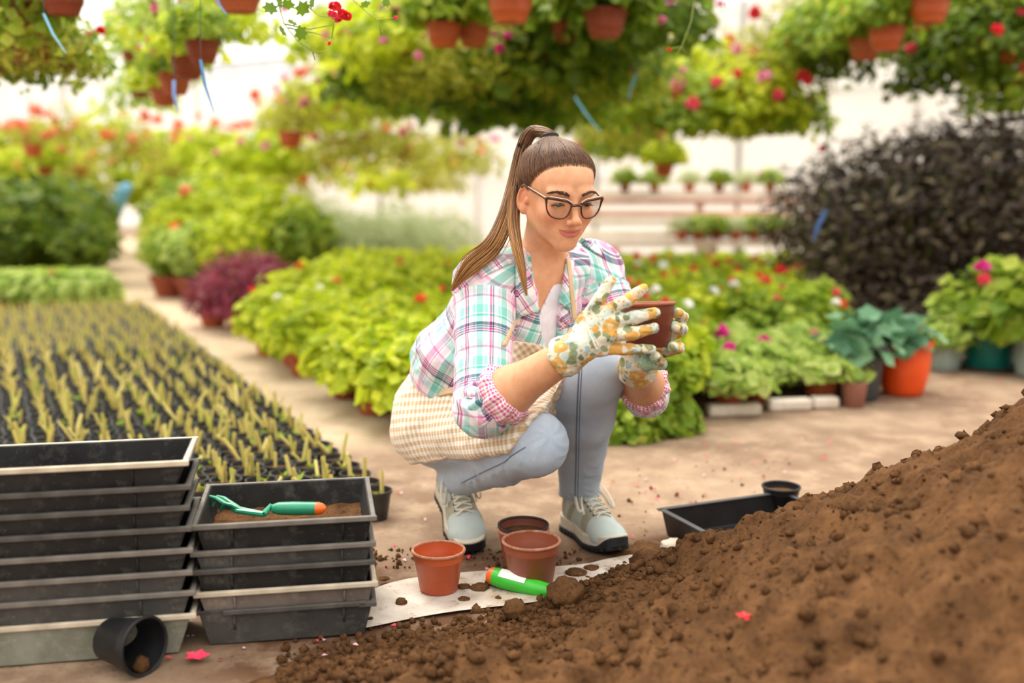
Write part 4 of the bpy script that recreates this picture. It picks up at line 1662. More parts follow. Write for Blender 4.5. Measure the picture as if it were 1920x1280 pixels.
xs = np.arange(-0.75, 2.5, 0.0085)
ys = np.arange(0.95, 2.75, 0.0085)
X, Y = np.meshgrid(xs, ys, indexing='ij')
Z = moundz(X, Y)
nx, ny = X.shape
V = np.stack([X.ravel(), Y.ravel(), Z.ravel()], 1)
ii, jj = np.meshgrid(np.arange(nx - 1), np.arange(ny - 1), indexing='ij')
k0 = (ii * ny + jj).ravel()
F = np.stack([k0, k0 + ny, k0 + ny + 1, k0 + 1], 1)
F = F[(V[F][:, :, 2] > -0.012).any(1)]
u_, inv = np.unique(F, return_inverse=True)
V, F = V[u_], inv.reshape(F.shape)
ctr = np.array([MC[0], MC[1], 0])
mound = link('soil_mound', npmesh('soil_mound', V - ctr, F, SOILM), None, ctr)
tag(mound, 'large heap of loose brown potting soil filling the lower right', 'soil')


def clod(name, loc, r, seed, label=None, mat=SOILM, parent=None, sq=0.8):
    mb = MB().ball((0, 0, 0), 1.0, 18, 12)
    D = np.array(mb.v)
    q = 1 + 0.35 * fbm(D * 1.8 + seed, 3)
    D = D * q[:, None] * np.array([1, 1, sq]) * r
    me = npmesh(name, D, np.array(mb.f), mat)
    o = link(name, me, parent, loc)
    if label: tag(o, label, 'soil clod', 'soil clods around the heap')
    return o


def mz(x, y):
    return float(moundz(np.array([x]), np.array([y]))[0])


g = gnd(1060, 1140)
clod('soil_clod', (g[0], g[1], 0.034), 0.038, 1.3, 'big dark soil clod at the end of the green trowel handle')
g = gnd(752, 1136)
clod('soil_clod', (g[0], g[1], 0.008), 0.012, 4.3, 'small round soil clod lying alone on the white sheet by the orange pot')
g = gnd(965, 1160)
clod('soil_clod', (g[0], g[1], 0.02), 0.024, 9.3, 'lumpy soil clod at the left foot of the heap below the trowel')
g = gnd(1215, 1075)
clod('soil_clod', (g[0], g[1], 0.02), 0.040, 12.0, 'soil clod near the white shoe tip at the edge of the heap')
# crumbs: uncountable
cr = []
tmpl = MB().ball((0, 0, 0), 1.0, 6, 4)
TV, TF = np.array(tmpl.v), np.array(tmpl.f)
Vs, Fs = [], []
n = 0
for i in range(745):
    if i < 520:
        px, py = 520 + 700 * rng.random(), 0
        py = np.interp(px, [520, 700, 900, 1040, 1220], [1255, 1215, 1172, 1140, 1066]) + rng.normal() * 20
    elif i < 700:
        px, py = 690 + 400 * rng.random(), 1030 + 35 * rng.random()
    else:
        px, py = 1150 + 330 * rng.random(), 860 + 150 * rng.random()
    p = gnd(px, py)
    r = 0.002 + (0.007 if i < 700 else 0.0045) * rng.random() ** 3
    z = max(0.0, mz(p[0], p[1]))
    Vs.append(TV * r * (0.7 + 0.6 * rng.random((len(TV), 1))) + np.array([p[0], p[1], z + r * 0.4]))
    Fs.append(TF + n)
    n += len(TV)
for i in range(3600):
    if i < 1500:
        px, py = 520 + 760 * rng.random(), 0
        py = np.interp(px, [520, 700, 900, 1040, 1280], [1260, 1225, 1182, 1150, 1056]) + abs(rng.normal()) * 60
        p = gnd(px, py)
        x_, y_ = p[0], p[1]
    else:
        x_, y_ = -0.3 + 1.7 * rng.random(), 1.35 + 0.95 * rng.random()
    z = mz(x_, y_)
    if z < -0.004: continue
    r = 0.0025 + 0.013 * rng.random() ** 5
    Vs.append(TV * r * (0.6 + 0.8 * rng.random((len(TV), 1))) * np.array([1, 1, 0.8]) + np.array([x_, y_, z + r * 0.25]))
    Fs.append(TF + n)
    n += len(TV)
cb = link('soil_crumbs', npmesh('soil_crumbs', np.concatenate(Vs), np.concatenate(Fs), SOILM))
tag(cb, 'scattered crumbs of brown soil on the ground around the heap', 'soil', kind='stuff')

# ---- white plastic sheet under the pots
_t = NT('dusty_white_sheet')
_c = _t.mix(_t.ramp(_t.noise(8, 6, 0.65), [(0.35, (0, 0, 0)), (0.65, (1, 1, 1))]), lin((214, 206, 196)), lin((172, 154, 136)))
_c = _t.mix(_t.ramp(_t.noise(34, 6, 0.75), [(0.56, (0, 0, 0)), (0.70, (1, 1, 1))]), _c, lin((112, 80, 56)))
_t.base(_c, 0.6, 0.3)
_t.bump(_t.noise(40, 4), 0.3, 0.002)
SHEET = _t.m
op = [(686, 1112), (735, 1094), (800, 1082), (880, 1076), (960, 1070), (1050, 1066), (1140, 1062), (1186, 1040), (1200, 1050), (1165, 1085), (1100, 1112), (1030, 1132), (930, 1142), (850, 1150), (760, 1166), (690, 1182), (640, 1190), (660, 1150)]
po = np.array([gnd(*q) for q in op])
cc = po.mean(0)
rings = []
for k in range(9):
    sft = 1 - k / 8.0
    rings.append(cc + (po - cc) * sft)
V = np.concatenate(rings)
n = len(po)
V[:, 2] = 0.004 + 0.006 * np.abs(fbm(np.stack([V[:, 0] * 9, V[:, 1] * 9, V[:, 0] * 0], 1), 3)) + 0.010 * np.exp(-(((V[:, 0] - gnd(1150, 1055)[0]) / 0.06) ** 2 + ((V[:, 1] - gnd(1150, 1062)[1]) / 0.05) ** 2))
F = np.array([(k * n + i, k * n + (i + 1) % n, (k + 1) * n + (i + 1) % n, (k + 1) * n + i) for k in range(8) for i in range(n)])
sh = link('plastic_sheet', npmesh('plastic_sheet', V - np.array([cc[0], cc[1], 0]), F, SHEET), None, (cc[0], cc[1], 0))
m = sh.modifiers.new('thick', 'SOLIDIFY')
m.thickness = 0.002
m2 = sh.modifiers.new('sub', 'SUBSURF')
m2.levels = m2.render_levels = 2
tag(sh, 'white plastic sheet smeared with soil lying under the terracotta pots', 'plastic sheet')
g = gnd(930, 1102)
for i, (px, py, r) in enumerate(((900, 1108, 0.02), (870, 1106, 0.014), (940, 1104, 0.016), (720, 1092, 0.012), (1080, 1080, 0.024), (1110, 1072, 0.018), (870, 1130, 0.012))):
    g = gnd(px, py)
    o = clod('soil_patch', (g[0], g[1], 0.009), r, 20 + i, None, SOILM, sq=0.28)
    tag(o, ['smear of soil on the white sheet left of the trowel handle', 'thin smear of soil on the white sheet beside the orange pot', 'smear of soil behind the orange tip of the trowel', 'small soil smear at the left edge of the white sheet', 'wide soil smear on the white sheet right of the pots', 'soil smear on the white sheet near the shoe', 'soil smear in front of the small orange pot'][i], 'soil')

# ---- pots
TERR = plain('orange_terracotta_plastic', (196, 92, 48), (176, 76, 38), 14, 0.42, 0.45, 0.1, 60, 0.001)
TERB = plain('brown_plastic', (156, 84, 58), (140, 70, 48), 14, 0.45, 0.4, 0.1, 60, 0.001)
TERD = plain('dark_brown_plastic', (124, 62, 44), (104, 50, 36), 14, 0.45, 0.4)
DUST = plain('dusty_rim', (190, 140, 116), (150, 92, 66), 60, 0.8, 0.2)


def potprof(rt, rb, h, lip=0.0045, band=0.24):
    """open plastic nursery pot: rim band, tapered wall, inner wall"""
    hb = h * (1 - band)
    return [(rb * 0.55, 0.004), (rb * 0.93, 0.0), (rb, 0.003), (rb + (rt - rb) * 0.72, hb - 0.001), (rt * 0.955, hb), (rt * 0.965, hb + 0.002), (rt * 0.985, h - 0.006), (rt + lip * 0.5, h - 0.005), (rt + lip * 0.6, h - 0.001), (rt + lip * 0.2, h), (rt - 0.002, h - 0.0005), (rt * 0.955, hb + 0.004), (rt * 0.92, hb), (rb * 0.95, 0.006), (0.0005, 0.005)]


def nursery_pot(name, rt, rb, h, mat, label, cat='pot', rimmat=None, loc=(0, 0, 0), group=None):
    r = empty(name, loc)
    pr = potprof(rt, rb, h)
    MB().lathe(pr, 48).obj('body', mat, r, angle=50)
    MB().tube([(rt * math.cos(a), rt * math.sin(a), h - 0.002) for a in np.linspace(0, 2 * PI, 49)], 0.0032, 8, False).obj('rim', rimmat or mat, r)
    tag(r, label, cat, group)
    return r


def on(px, py, z=0.0):
    g = gnd(px, py)
    return (g[0], g[1], z)


nursery_pot('plant_pot', 0.054, 0.040, 0.088, TERR, 'small empty orange plastic pot standing alone on the white sheet', rimmat=DUST, loc=on(823, 1111, 0.008))
nursery_pot('plant_pot', 0.060, 0.046, 0.098, TERB, 'larger empty brown plastic pot behind the trowel handle', rimmat=DUST, loc=on(996, 1101, 0.008))
_pb = on(981, 1062, 0.004)
nursery_pot('plant_pot', 0.056, 0.043, 0.086, TERB, 'brown plastic pot behind the larger pot with a black pot nested in it', rimmat=DUST, loc=_pb)
_pk = nursery_pot('plant_pot', 0.0545, 0.042, 0.080, TERD, 'dark pot nested inside the brown pot between the shoes', rimmat=BLK, loc=(_pb[0], _pb[1], 0.020))
MB().lathe([(0.0005, 0.061), (0.030, 0.063), (0.0505, 0.060)], 24).obj('soil', SOILM, _pk)

# pot held in the gloves
hc = at(1216, 650, 2.085)
HP = nursery_pot('plant_pot', 0.053, 0.043, 0.086, TERD, 'brown plastic pot filled with soil held in the gloved hands', rimmat=TERB, loc=hc)
HP.rotation_euler = (math.radians(-5), math.radians(-2), 0)
s_ = MB().lathe([(0.0005, 0.080), (0.025, 0.081), (0.050, 0.078)], 24).obj('soil', SOILM, HP)
MB().tube([(0.012, -0.03, 0.078), (0.016, -0.034, 0.088), (0.013, -0.036, 0.094), (0.018, -0.04, 0.099)], 0.0008, 5).obj('twig', plain('straw', (196, 150, 84)), HP)

# overturned black pot
r = nursery_pot('plant_pot', 0.050, 0.037, 0.092, BLK, 'black plastic pot tipped on its side in front of the crate stack', loc=(0, 0, 0))
ax = unit(np.array([0.88, -0.47, 0.06]))
q = Vector(ax).to_track_quat('Z', 'Y')
r.rotation_euler = q.to_euler()
g = gnd(272, 1262)
r.location = Vector((g[0], g[1], 0.051)) - Vector(ax) * 0.088
_dn = q.inverted() @ Vector((0, 0, -1))
clod('soil', _dn * 0.036 + Vector((0, 0, 0.080)), 0.015, 3.3, None, SOILM, r)

# ---- crates


def crate(w, d, h, mat, rimmat, label, loc, rz, notch=False):
    """nesting tray with flanged rim and vertical ribs, origin at the base centre"""
    root = empty('crate', loc, rz)
    tp = 0.90
    th = 0.004
    mb = MB()
    lv = [(0.0, tp), (h - 0.012, 0.985), (h, 1.0)]
    ou = [[(sx * w / 2 * s, sy * d / 2 * s, z) for sx, sy in ((-1, -1), (1, -1), (1, 1), (-1, 1))] for z, s in lv]
    inn = [[(sx * (w / 2 * s - th), sy * (d / 2 * s - th), max(z, th)) for sx, sy in ((-1, -1), (1, -1), (1, 1), (-1, 1))] for z, s in lv]
    allr = ou + inn[::-1]
    for a in allr: mb.v += a
    for k in range(len(allr) - 1):
        for i in range(4):
            j = (i + 1) % 4
            mb.f.append((k * 4 + i, k * 4 + j, (k + 1) * 4 + j, (k + 1) * 4 + i))
    mb.f.append((3, 2, 1, 0))
    b = (len(allr) - 1) * 4
    mb.f.append((b, b + 1, b + 2, b + 3))
    o = mb.obj('body', mat, root, angle=20)
    bevel(o, 0.004, 2)
    fl = 0.009
    mb = MB()
    z0, z1 = h - 0.009, h + 0.001
    segs = (((0, -d / 2 - fl / 2 + 0.002), (w + 2 * fl, fl)), ((0, d / 2 + fl / 2 - 0.002), (w + 2 * fl, fl)), ((-w / 2 - fl / 2 + 0.002, 0), (fl, d)), ((w / 2 + fl / 2 - 0.002, 0), (fl, d)))
    for k, ((cx, cy), (lx, ly)) in enumerate(segs):
        if notch and k == 0:
            mb.box((w * 0.05, cy, (z0 + z1) / 2), (lx * 0.78, ly, z1 - z0))
            mb.box((w * 0.47, cy, (z0 + z1) / 2 - 0.002), (lx * 0.10, ly, z1 - z0))
        else:
            mb.box((cx, cy, (z0 + z1) / 2), (lx, ly, z1 - z0))
    o = mb.obj('rim', rimmat, root, smooth=False)
    bevel(o, 0.002, 2)
    for sy in (-1, 1):
        for fx in (-0.30, 0.33):
            p0 = np.array((fx * w, sy * d / 2 * 0.995, h - 0.012))
            p1 = np.array((fx * w, sy * d / 2 * 0.945, h * 0.42))
            MB().tube([p0, p1], 0.0026, 6).obj('rib', mat, root)
    for k in range(4):
        MB().tube([((-0.34 + 0.23 * k) * w, d / 2 * 0.955, h - 0.022), ((-0.28 + 0.23 * k) * w, d / 2 * 0.955, h - 0.022)], 0.0022, 6).obj('inner_clip', mat, root)
    tag(root, label, 'crate')
    return root


def cratemat(name, c1, c2, dust):
    """moulded plastic with pale dried-on dust and smears"""
    t = NT(name)
    c = t.mix(t.ramp(t.noise(10, 5), [(0.32, (0, 0, 0)), (0.7, (1, 1, 1))]), lin(c1), lin(c2))
    f = t.ramp(t.noise(26, 6, 0.7), [(0.52, (0, 0, 0)), (0.75, (1, 1, 1))])
    c = t.mix(t.math('MULTIPLY', f, 0.45), c, lin(dust))
    f = t.ramp(t.noise(210, 3, 0.6), [(0.66, (0, 0, 0)), (0.72, (1, 1, 1))])
    c = t.mix(t.math('MULTIPLY', f, 0.5), c, lin(dust))
    t.base(c, 0.6, 0.25)
    t.bump(t.noise(50, 4), 0.2, 0.001)
    return t.m


CB = cratemat('crate_black', (42, 41, 40), (24, 23, 23), (104, 100, 94))
CG = cratemat('crate_dark_grey', (80, 78, 75), (56, 54, 52), (126, 122, 114))
CL = cratemat('crate_pale_green_grey', (146, 148, 134), (106, 106, 92), (190, 186, 170))
CP_ = cratemat('crate_pinkish_grey', (128, 116, 108), (100, 88, 80), (168, 156, 144))
RG = plain('rim_grey', (122, 116, 108), (92, 86, 80), 20, 0.6)
RL = plain('rim_pale', (206, 194, 172), (168, 154, 134), 20, 0.65)
RD = plain('rim_dark', (88, 84, 80), (56, 52, 48), 20, 0.55)

pa, pb = gnd(352, 1224), gnd(0, 1252)
dv = unit(pa - pb)
rzL = math.atan2(dv[1], dv[0])
nv = np.array([-dv[1], dv[0], 0])
wl, dl, hl_ = 0.52, 0.175, 0.078
base = pa - dv * (wl * 0.45 + 0.016) + nv * (dl * 0.45)
zz = 0.004
cols = [(CL, RL), (CG, RG), (CG, RG), (CB, RG), (CB, RD), (CB, RD), (CB, RD), (CB, RL)]
nm = ['pale green grey crate at the bottom of the tall stack', 'dark grey crate second from the bottom of the tall stack', 'dark grey crate third from the bottom of the tall stack', 'black crate fourth from the bottom of the tall stack', 'black crate fifth from the bottom of the tall stack', 'black crate sixth from the bottom of the tall stack', 'black crate just under the top of the tall stack', 'empty black crate on top of the tall stack at the left edge']
zr = [0.073, 0.117, 0.156, 0.198, 0.238, 0.276, 0.314, 0.358]
for i in range(8):
    jx = 0.002 * math.sin(i * 2.3)
    crate(wl, dl, hl_, cols[i][0], cols[i][1], nm[i], (base[0] + jx, base[1] + 0.002 * math.cos(i), zr[i] - hl_ + 0.006), rzL)

pa, pb = gnd(684, 1190), gnd(384, 1212)
dv = unit(pa - pb)
rzR = math.atan2(dv[1], dv[0])
nv = np.array([-dv[1], dv[0], 0])
wr_, dr_, hr_ = 0.318, 0.262, 0.078
base = (pa + pb) / 2 + nv * (dr_ * 0.46) + dv * 0.004
cols = [(CG, RD, 'dark grey crate with a broken rim at the bottom of the short stack'), (CP_, RL, 'pinkish grey crate second from the bottom of the short stack'), (CB, RD, 'black crate in the middle of the short stack'), (CG, RG, 'grey crate just under the top of the short stack'), (CB, RG, 'soil dusted black crate holding the green hand fork on the short stack')]
zr = [0.066, 0.104, 0.147, 0.182, 0.232]
for i in range(5):
    h = 0.072 if i == 0 else hr_
    topc = crate(wr_, dr_, h, cols[i][0], cols[i][1], cols[i][2], (base[0] + 0.002 * math.sin(i * 2), base[1], max(zr[i] - h + 0.006, 0.001)), rzR, notch=(i == 0))
ztop = zr[4] + 0.006
zs = ztop - 0.034
mb = MB()
k = 24
Vq = []
for j in range(k + 1):
    for i in range(k + 1):
        x, y = (i / k - 0.5) * (wr_ - 0.02), (j / k - 0.5) * (dr_ - 0.02)
        Vq.append((x, y, hr_ - 0.050 + 0.005 * math.sin(i * 1.9 + j) * math.cos(j * 2.3)))
Fq = np.array([(j * (k + 1) + i, j * (k + 1) + i + 1, (j + 1) * (k + 1) + i + 1, (j + 1) * (k + 1) + i) for j in range(k) for i in range(k)])
link('soil_fill', npmesh('soil_fill', np.array(Vq), Fq, SOILM), topc)

# ---- green hand fork lying in the top crate
GRN = plain('green_tool_plastic', (40, 146, 110), (30, 128, 96), 20, 0.32, 0.5)
ORG = plain('orange_tip', (240, 110, 40), (228, 96, 30), 20, 0.35, 0.5)


def gz(x, y, z):
    return gnd(x, y, z)


fk = empty('hand_fork', (0, 0, 0))
zt = ztop - 0.012
h0, h1 = gz(592, 953, zt), gz(522, 953, zt)
org = (h0 + h1) / 2
org[2] = zt - 0.018
fk.location = tuple(org)
L = lambda p: np.array(p) - org
MB().tube([L(p) for p in (h1 - 0.012 * unit(h0 - h1), h1, h1 * 0.6 + h0 * 0.4, h0)], [0.008, 0.0125, 0.0135, 0.0128], 16).obj('handle', GRN, fk)
e = unit(h0 - h1)
MB().tube([L(h0), L(h0 + e * 0.006), L(h0 + e * 0.014), L(h0 + e * 0.020)], [0.0125, 0.0125, 0.010, 0.004], 16).obj('end_cap', ORG, fk)
n0 = h1 - 0.012 * e
n1_ = gz(494, 964, zt - 0.006)
MB().tube([L(n0 + e * 0.006), L(gz(508, 949, zt)), L(gz(500, 958, zt - 0.003)), L(n1_)], [0.007, 0.006, 0.0062, 0.006], 10).obj('neck', GRN, fk)
for k, (mid_, tip, dn) in enumerate((((445, 958), (392, 931), (384, 950)), ((450, 954), (406, 931), (398, 949)), ((455, 957), (420, 944), (414, 957)))):
    pts = [n1_, gz(*mid_, zt - 0.004), gz(tip[0] + 14, tip[1] + 3, zt + 0.006), gz(tip[0] + 2, tip[1], zt + 0.006), gz(dn[0], dn[1], zt - 0.012)]
    MB().tube([L(p) for p in (pts[0], pts[1] * 0.5 + pts[0] * 0.5, pts[1], pts[2], pts[3], pts[3] * 0.5 + pts[4] * 0.5, pts[4])], [0.006, 0.0055, 0.005, 0.0045, 0.0042, 0.0036, 0.0026], 8).obj('tine', GRN, fk)
tag(fk, 'green plastic hand fork with an orange end lying in the crate', 'hand fork')

# ---- lime trowel stuck in the heap
LIM = plain('lime_tool_plastic', (62, 190, 52), (48, 172, 42), 20, 0.32, 0.5)
LBL = NT('white_label')
_vx = LBL.coord()
LBL.base(LBL.mix(LBL.noise(90, 2), lin((236, 236, 232)), lin((222, 222, 220))), 0.5)
a0, a1 = at(915, 1077, 2.26), at(1044, 1113, 2.20)
tw = empty('trowel', tuple(a1 - np.array([0, 0, 0.02])))
o_ = np.array(tw.location)
e = unit(a1 - a0)
MB().tube([a0 + e * 0.014 - o_, a0 + e * 0.03 - o_, a0 + e * 0.07 - o_, a0 + e * 0.115 - o_, a1 - o_, a1 + e * 0.03 - o_], [0.0185, 0.0205, 0.0205, 0.0175, 0.0155, 0.0145], 20).obj('handle', LIM, tw)
MB().tube([a0 - e * 0.002 - o_, a0 + e * 0.001 - o_, a0 + e * 0.007 - o_, a0 + e * 0.0145 - o_], [0.007, 0.0140, 0.0178, 0.0185], 20).obj('end_cap', ORG, tw)
sd_ = unit(np.cross(e, FWD))
mb = MB()
kk = 8
for i in range(kk + 1):
    for j in range(5):
        ang = math.radians(20 + 70 * j / 4)
        nrm = -FWD
        nrm = unit(nrm - e * (nrm @ e))
        upn = unit(np.cross(e, nrm))
        if upn[2] < 0: upn = -upn
        mb.v.append(tuple(a0 + e * (0.030 + 0.060 * i / kk) + 0.0209 * (math.sin(ang) * upn + math.cos(ang) * nrm) - o_))
mb.f = [(i * 5 + j, i * 5 + j + 1, (i + 1) * 5 + j + 1, (i + 1) * 5 + j) for i in range(kk) for j in range(4)]
mb.obj('label_sticker', LBL.m, tw)
MB().tube([a1 + e * 0.02 - o_, a1 + e * 0.07 - o_ + np.array([0, 0, -0.01])], 0.005, 8).obj('shank', STEEL, tw)
tag(tw, 'lime green trowel handle with orange end sticking out of the soil', 'trowel')

# ---- black seed tray half behind the heap, round pot standing in it
c0 = gz(1240, 955, 0.066)
eA = unit(gz(1425, 929, 0.066) - c0)
eB = unit(gz(1345, 980, 0.066) - c0)
eB = unit(eB - eA * (eA @ eB))
la, lb, hh_ = 0.36, 0.26, 0.066
ctr = c0 + eA * la / 2 + eB * lb / 2
rz = math.atan2(eA[1], eA[0])
ty = empty('seed_tray', (ctr[0], ctr[1], 0.001), rz)
mb = MB()
lv = [(0.0, 0.93), (hh_, 1.0)]
th = 0.003
ou = [[(sx * la / 2 * s, sy * lb / 2 * s, z) for sx, sy in ((-1, -1), (1, -1), (1, 1), (-1, 1))] for z, s in lv]
inn = [[(sx * (la / 2 * s - th), sy * (lb / 2 * s - th), max(z, th)) for sx, sy in ((-1, -1), (1, -1), (1, 1), (-1, 1))] for z, s in lv]
allr = ou + inn[::-1]
for a in allr: mb.v += a
for k in range(3):
    for i in range(4):
        j = (i + 1) % 4
        mb.f.append((k * 4 + i, k * 4 + j, (k + 1) * 4 + j, (k + 1) * 4 + i))
mb.f += [(3, 2, 1, 0), (12, 13, 14, 15)]
bevel(mb.obj('body', BLK, ty, angle=20), 0.003)
mb = MB()
for (cx, cy, lx, ly) in ((0, -lb / 2, la + 0.02, 0.014), (0, lb / 2, la + 0.02, 0.014), (-la / 2, 0, 0.014, lb), (la / 2, 0, 0.014, lb)):
    mb.box((cx, cy, hh_), (lx, ly, 0.004))
bevel(mb.obj('rim', plain('tray_rim', (70, 70, 74), (50, 50, 52), 20, 0.4, 0.5), ty, smooth=False), 0.0015)
tag(ty, 'empty shallow black seed tray half hidden behind the soil heap', 'tray')
cp_ = gnd(1464, 932, 0.05)
rp = nursery_pot('plant_pot', 0.047, 0.036, 0.075, BLK, 'round black pot with pink petals behind the soil heap', loc=(cp_[0], cp_[1], 0.006))
MB().lathe([(0.0005, 0.060), (0.044, 0.058)], 20).obj('soil', SOILM, rp)

# ---- fallen petals
PETM = plain('pink_petal', (238, 70, 110), (224, 40, 70), 40, 0.6)
PETR = plain('red_petal', (214, 36, 44), (190, 24, 36), 40, 0.6)
PETW = plain('pale_petal', (240, 196, 206), (226, 160, 176), 40, 0.6)
pm = []
for mt in (PETM, PETR, PETW):
    mb = MB()
    mb.v = [(0, 0, 0.001), (0.5, 0.3, 0.22), (1.0, 0.0, 0.12), (0.55, -0.32, 0.2), (0.5, 0, 0.05)]
    mb.f = [(0, 3, 4), (0, 4, 1), (1, 4, 2), (4, 3, 2)]
    pm.append(mb.mesh('petal', mt))
spots_ = []
for i in range(170):
    u = rng.random()
    if u < 0.45: px, py = 1140 + 420 * rng.random(), 800 + 210 * rng.random()
    elif u < 0.6: px, py = 690 + 480 * rng.random(), 990 + 80 * rng.random()
    elif u < 0.72: px, py = 560 + 240 * rng.random(), 880 + 110 * rng.random()
    elif u < 0.86: px, py = 1660 + 250 * rng.random(), 690 + 70 * rng.random()
    else: px, py = 300 + 520 * rng.random(), 1160 + 90 * rng.random()
    spots_.append((px, py))
Vs, Fs, n = [[], [], []], [[], [], []], [0, 0, 0]
for i, (px, py) in enumerate(spots_):
    p = gnd(px, py)
    r = 0.009 + 0.008 * rng.random()
    a = rng.random() * 6.28
    k = rng.choice([0, 0, 1, 2])
    o = link('petal', pm[k], None, (p[0], p[1], max(0.003, mz(p[0], p[1]) + 0.003)), (0.2 * rng.normal(), 0.2 * rng.normal(), a), r)
    cn = ('pink', 'red', 'pale')[k]
    rg = 'on the bare ground right of the woman' if px > 1140 and py > 780 else 'near the tubs at the right' if px > 1600 else 'by the sneakers' if py < 1080 and px > 690 and py > 985 else 'on the ground left of the woman' if py < 1000 else 'in front of the crates'
    tag(o, '%s fallen flower petal lying %s' % (cn, rg), 'petal', '%s petals %s' % (cn, rg))


def blossom(loc, mt, label, r=0.02):
    root = empty('fallen_flower', loc)
    for k in range(5):
        link('petal', mt, root, (0, 0, 0.002), (rng.normal() * 0.3, -0.25, k * 1.257 + 0.2), r)
    tag(root, label, 'flower', 'fallen flower heads')


blossom(on(370, 1240, 0.002), pm[0], 'bright pink fallen flower on the ground beside the tipped black pot', 0.026)
_q = gnd(1395, 1165)
for d_ in np.linspace(1.2, 2.0, 200):
    p = at(1395, 1165, d_)
    if p[2] < mz(p[0], p[1]) + 0.004: break
blossom((p[0], p[1], mz(p[0], p[1]) + 0.006), pm[1], 'single red petal lying on the soil heap', 0.016)
# stone edge behind the heap
clod('stone', on(1262, 1032, 0.012), 0.03, 31.0, None, plain('pale_stone', (206, 196, 180), (178, 164, 146), 20, 0.8), sq=0.5)
tag(bpy.data.objects['stone'], 'pale flat stone between shoe and seed tray', 'stone')
# ================================================================== SEEDLING BED: hundreds of small black pots
BPOT = plain('black_nursery_plastic', (52, 52, 52), (32, 32, 32), 30, 0.4, 0.5)
STEM = leafmat('young_stem', [(0.0, (206, 190, 104)), (0.5, (226, 208, 128)), (1.0, (200, 202, 92))], 0.15)
TIPG = leafmat('young_leaf', [(0.0, (146, 176, 60)), (0.5, (176, 196, 72)), (1.0, (120, 160, 50))], 0.4)
ORD = 'first second third fourth fifth sixth seventh eighth ninth tenth eleventh twelfth thirteenth fourteenth fifteenth sixteenth seventeenth eighteenth nineteenth twentieth'.split()
TENS = {2: 'twenty', 3: 'thirty', 4: 'forty', 5: 'fifty', 6: 'sixty'}


def ordinal(k):
    """0 -> first"""
    k += 1
    if k <= 20: return ORD[k - 1]
    if k % 10 == 0: return TENS[k // 10][:-1] + 'ieth'
    return TENS[k // 10] + '-' + ORD[k % 10 - 1]


POT_R, POT_H = 0.043, 0.075
m_pot = MB().lathe([(0.030, 0.0), (0.0405, POT_H - 0.008), (0.0435, POT_H - 0.007), (0.0435, POT_H), (0.0395, POT_H), (0.037, POT_H - 0.02)], 14).mesh('pot', BPOT, True, 40)
m_soil = MB().lathe([(0.0004, POT_H - 0.010), (0.038, POT_H - 0.014)], 10).mesh('soil', SOILM)


def stickmesh(seed):
    r_ = np.random.default_rng(seed)
    out = []
    for k in range(3):
        h = 0.034 + 0.040 * r_.random()
        lean = r_.normal(size=2) * 0.012
        P = np.array([[[0, 0, 0], [lean[0] * 0.5, lean[1] * 0.5, h * 0.55], [lean[0], lean[1], h]]])
        V, F, si = strands(P, np.array([[0.0050, 0.0048, 0.0042]]), 6)
        out.append(npmesh('stem', V, F, STEM, attrs=dict(rnd=np.full(len(V), r_.random()))))
    return out


sticks = sum([stickmesh(s) for s in range(4)], [])


def tuft(seed):
    r_ = np.random.default_rng(100 + seed)
    V, F, R = [], [], []
    for k in range(5):
        a = r_.random() * 6.28
        L_, w_ = 0.016 + 0.016 * r_.random(), 0.007
        d = np.array([math.cos(a), math.sin(a), 0.7 + 0.6 * r_.random()])
        d /= np.linalg.norm(d)
        s_ = np.array([-math.sin(a), math.cos(a), 0]) * w_
        b = len(V)
        V += [np.zeros(3), d * L_ * 0.55 + s_, d * L_, d * L_ * 0.55 - s_]
        F += [(b, b + 1, b + 2), (b, b + 2, b + 3)]
        R += [r_.random()] * 4
    return npmesh('leaf_tuft', np.array(V), np.array(F), TIPG, attrs=dict(rnd=np.array(R)))


tufts = [tuft(s) for s in range(4)]
E0, E1 = gnd(738, 968), gnd(268, 588)
ed = unit(E1 - E0)
en = np.array([-ed[1], ed[0], 0])
if en[0] > 0: en = -en
cells = []
sp = 0.092
for i in range(int(np.linalg.norm(E1 - E0) / sp) + 1):
    for j in range(26):
        p = E0 + ed * (i * sp + (0.5 * sp if j % 2 else 0)) + en * (0.045 + j * sp * 0.87)
        v = p + np.array([0, 0, 0.06]) - CAMV
        d = v @ FWD
        px, py = 960 + v[0] / d * FPX, 640 - (v @ UPV) / d * FPX
        if px < -45 or py < 565: continue
        if i < 5 and j > 9: continue
        p = p + np.array([rng.normal() * 0.004, rng.normal() * 0.004, 0])
        cells.append((d, p, px, py, j, i))
cells.sort(key=lambda c: c[0])


def hiddenbycrate(px, py):
    return (py > 905 and px < 690 and py < 1300) and (px < 340 or (py > 930 and px < 600)) or (px < 345 and py > 850)


